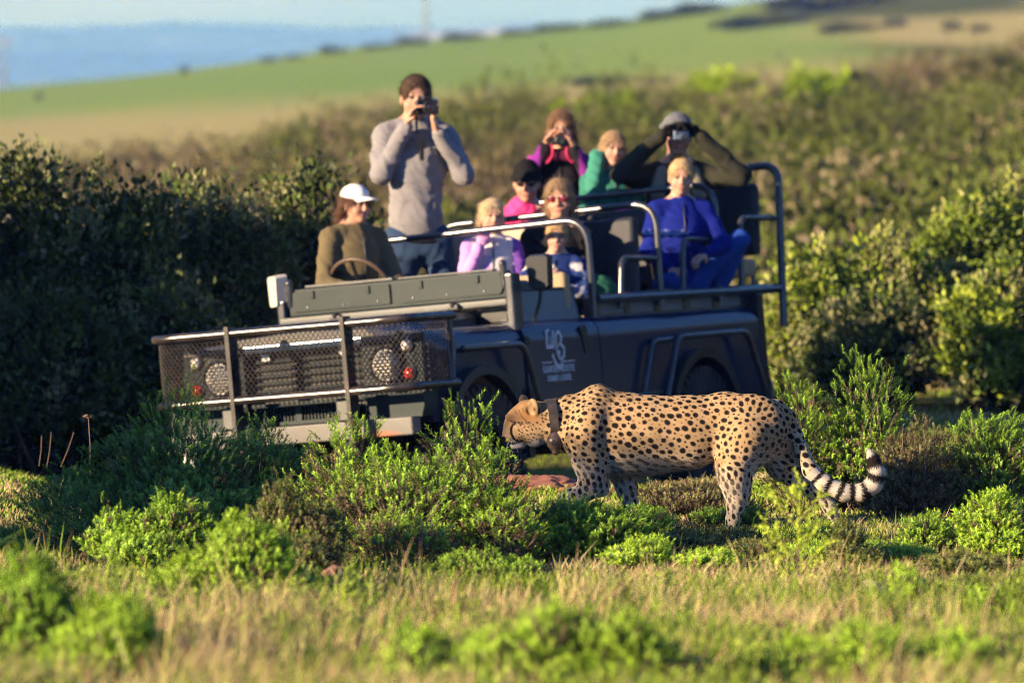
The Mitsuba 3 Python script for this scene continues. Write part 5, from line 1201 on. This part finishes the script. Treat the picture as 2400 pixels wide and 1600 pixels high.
SHR = [
    ('large dark green shrub in shade before the bull bar, widest of the foreground', [(430, 938, 430), (200, 1075, 300), (620, 985, 260), (400, 1090, 560, -.3)], 24.9, 5200, 'dark', .062, .10, .0),
    ('bright green shrub with bare brown middle between bull bar and cheetah', [(1060, 962, 230, .5), (800, 990, 230, .3), (930, 1060, 420), (1120, 1060, 200), (900, 1190, 300, -.5), (1150, 1150, 200, -.3)], 23.9, 4600, 'bright', .066, .62, .44),
    ('tall bright green shrub with pale stems behind the cheetah tail', [(1995, 842, 210), (1840, 893, 170, -.1), (1900, 960, 330, .1), (1990, 960, 250)], 27.7, 3000, 'bright', .066, .40, .36),
    ('low dark green shrub before the cheetah front legs', [(1310, 1150, 190), (1400, 1170, 200), (1270, 1200, 120)], 24.1, 1500, 'bright', .066, .12, .2),
    ('small green shrub under the cheetah belly, lower right of the front legs', [(1490, 1235, 130), (1440, 1260, 110)], 23.5, 600, 'lime', .060, .12, .2),
    ('round yellow-green shrub nearest the camera left of centre, soft in focus', [(560, 1205, 260), (450, 1285, 240), (620, 1295, 200)], 20.7, 2900, 'lime', .062, .18, .25),
    ('upright green shrub below the dark shrub, left of the round yellow-green one', [(270, 1175, 150), (400, 1150, 190), (330, 1230, 220, -.3)], 23.5, 1500, 'bright', .066, .25, .25),
    ('green shrub with brown bare twigs between the dark shrub and the round one', [(640, 1120, 170), (720, 1165, 160), (690, 1240, 200, -.4)], 22.9, 1500, 'olive', .062, .55, .3),
    ('dry brown twiggy shrub behind the cheetah belly', [(1590, 1105, 240), (1500, 1150, 140)], 27.5, 1000, 'brown', .060, .6, .35),
    ('brown grey shrub right of the cheetah tail tip', [(2110, 985, 210), (2060, 1070, 200)], 27.2, 1500, 'brown', .060, .5, .3),
    ('bright green shrub at the right edge beside the brown grey shrub', [(2275, 962, 230), (2180, 1040, 150)], 27.4, 1900, 'bright', .066, .35, .3),
    ('green shrub at the right edge below the brown grey shrub', [(2290, 1140, 180), (2330, 1210, 160)], 24.2, 1300, 'lime', .066, .15, .25),
    ('blurred bright green shrub in the bottom left corner', [(50, 1300, 250), (150, 1415, 260)], 17.3, 2100, 'bright', .060, .18, .25),
    ('blurred yellow-green shrub right of the bottom left corner', [(262, 1370, 210), (200, 1450, 190)], 16.8, 1500, 'lime', .060, .12, .25),
    ('blurred green tuft at the bottom edge below the centre', [(965, 1440, 190)], 16.5, 650, 'lime', .060, .1, .25),
    ('wide blurred green shrublet at the bottom edge right of centre', [(1290, 1395, 260), (1450, 1420, 230), (1130, 1450, 160)], 16.4, 1700, 'lime', .062, .15, .25),
    ('blurred green shrublet at the bottom edge below the tail', [(1990, 1430, 220), (1850, 1470, 200), (2200, 1450, 180)], 16.7, 1300, 'lime', .056, .2, .3),
    ('small dark green shrub at the left edge beside the dark shrub', [(35, 1215, 150)], 24.4, 600, 'dark', .060, .2, .2),
    ('narrow green shrublet standing below the tail tip', [(1945, 1205, 80), (1980, 1290, 110)], 23.4, 500, 'olive', .066, .2, .3),
    ('small green shrublet between the hind legs and the yellow-green seedling', [(1690, 1220, 110)], 25.2, 420, 'olive', .060, .3, .3),
    ('small bright shrublet in the dry grass near the right edge', [(2080, 1300, 70), (2250, 1375, 80)], 20.4, 420, 'lime', .060, .1, .2),
    ('low olive shrub in front of the cheetah hind paw', [(1585, 1225, 150), (1540, 1250, 110)], 25.0, 620, 'olive', .058, .3, .25),
    ('low green shrub between the seedling and the far hind leg', [(1890, 1215, 130)], 25.4, 420, 'bright', .058, .25, .25),
    ('low bright shrub under the belly before the twiggy brown one', [(1700, 1160, 120), (1640, 1190, 100)], 26.9, 420, 'bright', .058, .3, .3),
    ('low bright shrub between the cheetah front legs and the twiggy brown shrub', [(1480, 1170, 150), (1440, 1200, 120)], 26.0, 620, 'bright', .058, .25, .25),
    ('low olive shrub left of the yellow-green seedling stem', [(1760, 1240, 140), (1710, 1270, 120)], 24.2, 560, 'olive', .056, .25, .25),
    ('low bright shrub right of the yellow-green seedling stem', [(1875, 1255, 140)], 23.9, 420, 'bright', .056, .2, .25),
    ('low green shrub in the grass straight below the tail rings', [(2035, 1245, 150), (2090, 1275, 110)], 23.7, 620, 'bright', .056, .25, .25),
    ('small yellow-green shrub in the grass below the hind paw', [(1640, 1275, 130), (1600, 1300, 90)], 23.4, 460, 'lime', .054, .2, .25),
    ('low olive shrub at the right edge of the meadow below the shrubs', [(2190, 1290, 150), (2260, 1310, 130)], 22.9, 560, 'olive', .054, .25, .25),
    ('low green shrub at the foot of the half bare shrub near the centre', [(1090, 1270, 170), (1180, 1285, 130)], 22.8, 640, 'bright', .056, .3, .25),
    ('low green shrub right of the seedling', [(2130, 1180, 130)], 24.6, 600, 'bright', .062, .25, .3),
]
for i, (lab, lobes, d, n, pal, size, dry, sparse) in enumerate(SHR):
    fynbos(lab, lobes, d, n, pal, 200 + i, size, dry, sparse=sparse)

# a lone seedling, dry stalks
def seedling():
    rng = np.random.default_rng(77); k = thing('seedling', 'yellow-green seedling with feathery side shoots below the cheetah hind legs', 'plant')
    b = view(1830, 1330, 21.6); b[2] = float(ground(b[0], b[1])); top = view(1838, 1105, 21.6); ax = top - b; sh = [(b, top)]
    for t, s, l in ((.25, -1, .16), (.35, 1, .15), (.55, -1, .13), (.62, 1, .10), (.05, -1, .14), (.1, 1, .14), (.78, -1, .05)):
        o = b + ax * t; sh.append((o, o + np.array([s * l * .75, rng.normal(0, .03), l])))
    P, D = [], []
    for o, e in sh:
        n = int(np.linalg.norm(e - o) / .008); t = (np.arange(n) + 1) / n; t = t[t > (.3 if o is b else .1)]
        P.append(o + (e - o) * t[:, None]); D.append((e - o) / np.linalg.norm(e - o) + rng.normal(0, .6, (len(t), 3)))
    P, D = np.vstack(P), np.vstack(D); V, f, h = sprig_mesh(rng, 9)
    v, ff = stamp(V, f, frames(D, rng), P, np.full(len(P), .058)); c = np.array([.30, .40, .03]) + (np.array([.50, .62, .06]) - np.array([.30, .40, .03])) * np.tile(h, len(P))[:, None]
    put(k, 'leaves', trimesh.Trimesh(v, ff, process=False), 'vc_leaf', False, np.clip(c, 0, 1), kind='stuff')
    put(k, 'stem', join(*[tube([o, (o + e) / 2, e], [.004, .003, .0015], 5) for o, e in sh]), 'twig_mat', True)
seedling()
def stalk(label, u, v0, v1, d, du, head):
    k = thing('dry_stalk', label, 'dry stalk'); b = view(u, v0, d); t = view(u + du, v1, d)
    b[2] = min(b[2], float(ground(b[0], d)) + .3)
    put(k, 'stem', tube([b, b * .5 + t * .5 + [.004, 0, 0], t], [.004, .0035, .003], 6), 'straw_mat', True)
    if head: put(k, 'seed_head', join(*[ball(t + np.array(o), (.012, .010, .007), 1) for o in ((0, 0, 0), (-.014, 0, .004), (.010, .004, .003), (-.006, -.006, .008))]), 'straw_mat', True, kind='stuff')
paint('straw_mat', (.13, .08, .05), .8, .2)
stalk('thin brown stalk with a small seed head before the dark thicket', 208, 1075, 958, 26.3, -5, True)
stalk('bent dry stalk, leftmost of three in the lit grass by the thicket', 90, 1070, 1000, 29.5, 6, False)
stalk('straight dry stalk in the middle of three by the thicket', 108, 1072, 992, 29.5, 10, False)
stalk('leaning dry stalk, rightmost of three by the thicket', 140, 1072, 992, 29.5, 30, False)

# stones
def stone(label, u, v, d, w, h, col, seed):
    p = view(u, v, d); m = trimesh.creation.icosphere(3); V = np.array(m.vertices); n = meshkit.fbm(V * 1.6 + seed, 4, seed) + .5 * meshkit.fbm(V * 5 + seed, 3, seed); V *= (.3 + .95 * n)[:, None]; V *= [w, w * .8, h]; p[2] = float(ground(p[0], d)) + h * .35
    kk = f'stone_mat_{seed}'; paint(kk, mikit.proc(lambda q, nn, uv: mikit.mix(tuple(x * .6 for x in col), col, mikit.fbm(q.x * 30, q.y * 30, q.z * 30, 3))), .9, .1)
    whole('stone', trimesh.Trimesh(V + p, m.faces, process=False), kk, label, 'stone', 40)
stone('pinkish stone in the grass right of the round yellow-green shrub', 770, 1352, 21.9, .055, .05, (.40, .22, .16), 1)
stone('pale cream stone in the dry grass below the tail', 2003, 1345, 21.0, .06, .055, (.50, .43, .28), 2)
stone('reddish stone showing through the bare shrub beside the cheetah chest', 868, 1112, 24.9, .045, .05, (.42, .22, .15), 3)
stone('red earth clod under the cheetah chin beyond the shrubs', 1235, 1125, 29.6, .24, .075, (.34, .15, .10), 4)

# the hillside scrub: one mass of bushes; a few brighter ones stand out
def scrub_leaves(pts, rad, hgt, rng, per, leaf, tones):
    n = len(pts); w = np.repeat(np.arange(n), per); o = rng.normal(size=(n * per, 3)); o /= np.linalg.norm(o, axis=1, keepdims=True); o[:, 2] = np.abs(o[:, 2]) * .9 + .05
    lump = .65 + .6 * meshkit.noise(o * 2.5 + w[:, None] * 3.7, 4)
    P = pts[w] + o * lump[:, None] * np.stack([rad[w], rad[w], hgt[w]], 1) * (rng.random(n * per) ** .25)[:, None]
    D = o + rng.normal(0, .5, o.shape) + [0, 0, .4]; V, F = stamp(LEAF_V, LEAF_F, frames(D, rng), P, leaf * rng.uniform(.7, 1.4, n * per))
    C = tones[w] * rng.uniform(.65, 1.35, (n * per, 1)); return V, F, np.clip(np.repeat(C, 4, 0), 0, 1)
def hillside():
    rng = np.random.default_rng(9); n = 1300; y = 44 * np.exp(rng.random(n) * math.log(172 / 44)); x = rng.uniform(-.125, .125, n) * y; z = ground(x, y)
    sz = rng.uniform(.45, 1.35, n) * (.75 + .5 * meshkit.noise(np.stack([x * .1, y * .04, 0 * x], 1), 3)); pts = np.stack([x, y, z], 1)
    crest = [(view(u, 220, 132)[0], hw) for u, hw in ((1645, 1.25), (1905, 1.3), (1400, .8), (1300, .6))]
    keep = ~np.any([(np.abs(x - cx) < hw) & (y > 118) & (y < 150) for cx, hw in crest], axis=0); x, y, z, sz, pts = x[keep], y[keep], z[keep], sz[keep], pts[keep]; n = len(x)
    g = meshkit.fbm(np.stack([x * .12, y * .05, 0 * x], 1), 3, 12)[:, None]; olive, brown, green = np.array([.088, .088, .034]), np.array([.105, .086, .050]), np.array([.080, .102, .026])
    t = np.where(g > .56, green, np.where(g > .44, olive, brown)) * rng.uniform(.55, 1.35, (n, 1)); t = np.where(rng.random((n, 1)) < .12, np.array([.19, .16, .10]), t)
    V, F, C = scrub_leaves(pts, sz * .8, sz, rng, 200, .105, t)
    whole('scrub', trimesh.Trimesh(V, F, process=False), 'vc_matte', 'olive and brown scrub covering the slope behind the truck', 'scrub', False, C, kind='stuff')
hillside()
def on_ground(u, v):
    for d in np.geomspace(60, 640, 420):
        p = view(u, v, d)
        if ground(p[0], d) >= p[2]: break
    return p
def far_bush(label, u, v, d, w, h, tone, seed, group=None):
    rng = np.random.default_rng(seed); m = 7
    if d < 200:      # on the scrub crest
        p = view(u, v + h / 2, d); hz = view(u, v - h / 2, d)[2] - ground(p[0], d); p[2] = float(ground(p[0], d)) + .1 * hz; m = 12
    else: p = on_ground(u, v); d = p[1]; hz = h * 1.0204 / FPX * d
    rx = w * 1.0204 / FPX * d / 2
    pts = p + np.stack([rng.uniform(-.7, .7, m) * rx, rng.uniform(-.5, .5, m) * rx, np.full(m, -.1 * hz)], 1)
    V, F, C = scrub_leaves(pts, np.full(m, rx * .5), rng.uniform(.7, 1.1, m) * hz, rng, 260, max(.14, rx * .12), np.tile(tone, (m, 1)) * rng.uniform(.7, 1.3, (m, 1)))
    whole('hill_bush', trimesh.Trimesh(V, F, process=False), 'vc_matte', label, 'bush', False, C, group)
BG, DK = (.25, .38, .025), (.040, .048, .022)
for i, a in enumerate((('bright green bush on the scrub crest, left one of the two largest', 1645, 206, 132, 230, 74, BG), ('bright green bush on the scrub crest, right one of the two largest', 1905, 200, 133, 200, 84, BG),
        ('bright green bush on the crest above the woman in green', 1400, 236, 132, 150, 44, BG), ('small bright green bush on the crest above the photographing woman', 1300, 246, 132, 100, 34, BG), ('dark bush on the crest right of the bright green ones', 1990, 196, 131, 90, 56, DK),
        ('dark shaded bush just below the bright green pair', 1840, 262, 118, 130, 36, DK), ('green bush under the left bright bush', 1770, 240, 124, 150, 36, BG), ('dark bush on the scrub crest at the right edge', 2330, 165, 132, 130, 60, DK),
        ('dark bush on the crest left of the standing man', 745, 290, 124, 34, 24, (.07, .065, .04)))):
    far_bush(*a, 300 + i)
for i, (u, v, w, h) in enumerate(((418, 164, 28, 18), (618, 138, 40, 12), (676, 131, 50, 9), (772, 117, 74, 17), (862, 108, 96, 9), (948, 98, 70, 20), (1078, 87, 120, 13), (1190, 75, 100, 8), (1296, 65, 130, 12), (1408, 56, 140, 10), (1515, 41, 150, 18), (1630, 26, 150, 20))):
    far_bush(('smallest lone dark bush on the skyline at left', 'dark bush on the skyline, second from the left', 'dark bush on the skyline, third from the left', 'dark bush on the skyline above left of the standing man', 'low dark bush on the skyline above the standing man', 'dark bush on the skyline by the faint pole', 'wide dark bush on the skyline right of the faint pole', 'low dark bush on the skyline above the photographing woman', 'dark bush on the skyline left of the grey hat', 'dark bush on the skyline just right of the grey hat', 'wide dark bush on the skyline at the foot of the ridge scrub', 'wide dark bush where the skyline leaves the frame')[i], u, v + 4, 596, w, h, (.055, .070, .032), 340 + i, 'dark bushes along the skyline')
for i, (u, v, d, w, h, l) in enumerate(((1385, 190, 330, 140, 16, 'dark strip of bushes in the green field, right of centre'), (1500, 188, 335, 90, 10, 'low dark bushes at the end of the strip in the green field'), (90, 224, 420, 16, 12, 'tiny lone dark bush in the field at far left'),
        (2060, 58, 560, 50, 18, 'dark bush in the tan field at the upper right, leftmost of three'), (2190, 66, 560, 44, 20, 'dark bush in the tan field at the upper right, middle of three'), (2250, 70, 560, 50, 20, 'dark bush in the tan field at the upper right, rightmost of three'), (1750, 60, 580, 260, 20, 'band of ridge scrub above the green field'), (1950, 70, 575, 200, 14, 'lower band of ridge scrub above the green field'), (1900, 20, 590, 300, 18, 'uppermost band of ridge scrub at the top of the frame'))):
    far_bush(l, u, v + 4, d, w, h, (.050, .060, .026), 380 + i)
# faint poles on the far ridge
for u, v, hh, l in ((978, 96, 9.5, 'faint pole on the skyline above the standing man'), (10, 205, 5.6, 'faint pole on the skyline at the left edge'), (1858, 52, 4.4, 'pale pole on the ridge at the upper right')):
    p = view(u, v + 3, 590); k = thing('utility_pole', l, 'pole')
    put(k, 'mast', tube([p - [0, 0, 1], p + [0, 0, hh]], [.16, .11], 8), 'pole_mat', True); put(k, 'crossarm', box(p[0] - .8, p[0] + .8, p[1] - .08, p[1] + .08, p[2] + hh - .6, p[2] + hh - .45), 'pole_mat')
paint('pole_mat', (.20, .19, .18), .8, .2)

# meadow grass: dry straw and green blades; short turf farther back
def grass():
    rng = np.random.default_rng(3); n = 300000; y = np.sqrt(rng.uniform(12.5 ** 2, 31 ** 2, n)); y2 = rng.uniform(31, 46, 60000); y = np.concatenate([y, y2]); n = len(y)
    x = rng.uniform(-1, 1, n) * (.098 * y + .25); ne = 60000; ye = rng.uniform(12.5, 36, ne); y = np.concatenate([y, ye]); x = np.concatenate([x, np.where(rng.random(ne) < .5, -1, 1) * (.098 * ye + .25 + 2.4 * rng.random(ne))]); n = len(y); q = np.stack([x, y, 0 * x], 1)
    dens = meshkit.fbm(q * [1.6, 1.1, 1], 3, 31); keep = rng.random(n) < np.clip((dens - .26) * 3.0, .05, 1); x, y, q = x[keep], y[keep], q[keep]; n = len(x)
    cl = meshkit.fbm(q * [3.5, 3.0, 1], 3, 37); gr = meshkit.fbm(q * [.9, .7, 1], 3, 41); fine = meshkit.noise(q * 9, 45)
    track = np.exp(-(((x - .30) / .75) ** 2 + ((y - 30.2) / 1.3) ** 2)) * 1.3
    keep = rng.random(n) > track; x, y, cl, gr, fine = x[keep], y[keep], cl[keep], gr[keep], fine[keep]; n = len(x); z = ground(x, y)
    near = np.clip((27.5 - y) / 3, 0, 1) * np.clip(.10 + .90 * np.clip((21.5 - y) / 2.5, 0, 1) + .35 * (cl > .56), 0, 1); H = (.042 + near * (.03 + .16 * np.clip(cl - .25, 0, 1) ** 1.3)) * rng.uniform(.5, 1.5, n)
    for cx_, cy_, rx_ in SHRUBS: H = np.where((np.abs(x - cx_) < rx_ * 1.1) & (y > cy_ - max(.8, 1.3 * rx_)) & (y < cy_ + .3), np.minimum(H, .045 * rng.uniform(.5, 1.6, n)), H)
    tall = (rng.random(n) < .006 + .04 * near); H[tall] *= rng.uniform(1.4, 2.2, tall.sum())
    a = rng.uniform(0, 2 * np.pi, n); w = rng.uniform(.0012, .0026, n) * (1 + (y > 27) * 1.2); sx, sy = np.cos(a) * w, np.sin(a) * w
    lx, ly = rng.normal(.12, .33, n) * H, rng.normal(0, .30, n) * H
    b = np.stack([x, y, z - .01], 1); o = np.zeros(n)
    m = b + np.stack([lx * .35, ly * .35, H * .6], 1); t = b + np.stack([lx, ly, H], 1)
    s = np.stack([sx, sy, o], 1); V = np.stack([b, m + s, m - s, t], 1).reshape(-1, 3)
    F = (np.array([(0, 1, 2), (2, 1, 3)])[None] + (np.arange(n) * 4)[:, None, None]).reshape(-1, 3)
    isg = (gr + .35 * (fine - .5) + rng.normal(0, .10, n) + .22 * (y > 26.5) * (x < -1.2)) > .505
    straw = np.array([.47, .385, .20]) * rng.uniform(.55, 1.2, (n, 1)) * np.array([1, 1, 1]) + rng.normal(0, .012, (n, 3)); straw = np.where(rng.random((n, 1)) < .14, np.array([.30, .17, .12]) * rng.uniform(.7, 1.2, (n, 1)), straw)
    green = np.array([.135, .23, .026]) * rng.uniform(.5, 1.5, (n, 1)); green = np.where(rng.random((n, 1)) < .3, np.array([.25, .31, .05]) * rng.uniform(.8, 1.2, (n, 1)), green)
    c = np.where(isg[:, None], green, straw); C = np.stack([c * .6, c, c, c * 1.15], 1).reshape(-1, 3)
    whole('grass', trimesh.Trimesh(V, F, process=False), 'vc_matte', 'dry straw and green meadow grass', 'grass', False, np.clip(C, 0, 1), kind='stuff')
    # small leafy weeds scattered through it
    m = 6500; y = np.sqrt(rng.uniform(13.0 ** 2, 28 ** 2, m)); y = np.where((y > 21.5) & (rng.random(m) < .6), rng.uniform(13, 18.5, m), y); x = rng.uniform(-1, 1, m) * (.098 * y + .2); q = np.stack([x, y, 0 * x], 1); k = meshkit.fbm(q * [1.0, .8, 1], 3, 41) + rng.normal(0, .06, m) + .06 * (y < 18.5) > .55; x, y = x[k], y[k]; m = len(x)
    V, f, h = sprig_mesh(rng, 13); P = np.stack([x, y, ground(x, y)], 1); P = np.repeat(P, 4, 0) + rng.normal(0, .025, (m * 4, 3)) * [1, 1, 0]; D = rng.normal(0, .30, (m * 4, 3)) + [0, 0, 1]
    v, ff = stamp(V, f, frames(D, rng), P, rng.uniform(.05, .12, m * 4) * np.where(P[:, 1] > 21.5, .6, 1)); hh = np.tile(h, m * 4)[:, None]; tone = np.repeat(rng.uniform(.6, 1.3, m * 4), len(V))[:, None]
    whole('ground_cover', trimesh.Trimesh(v, ff, process=False), 'vc_leaf', 'small green weeds among the grass', 'ground cover', False, np.clip((np.array([.06, .09, .015]) * (1 - hh) + np.array([.22, .31, .035]) * hh) * tone, 0, 1), kind='stuff')
grass()
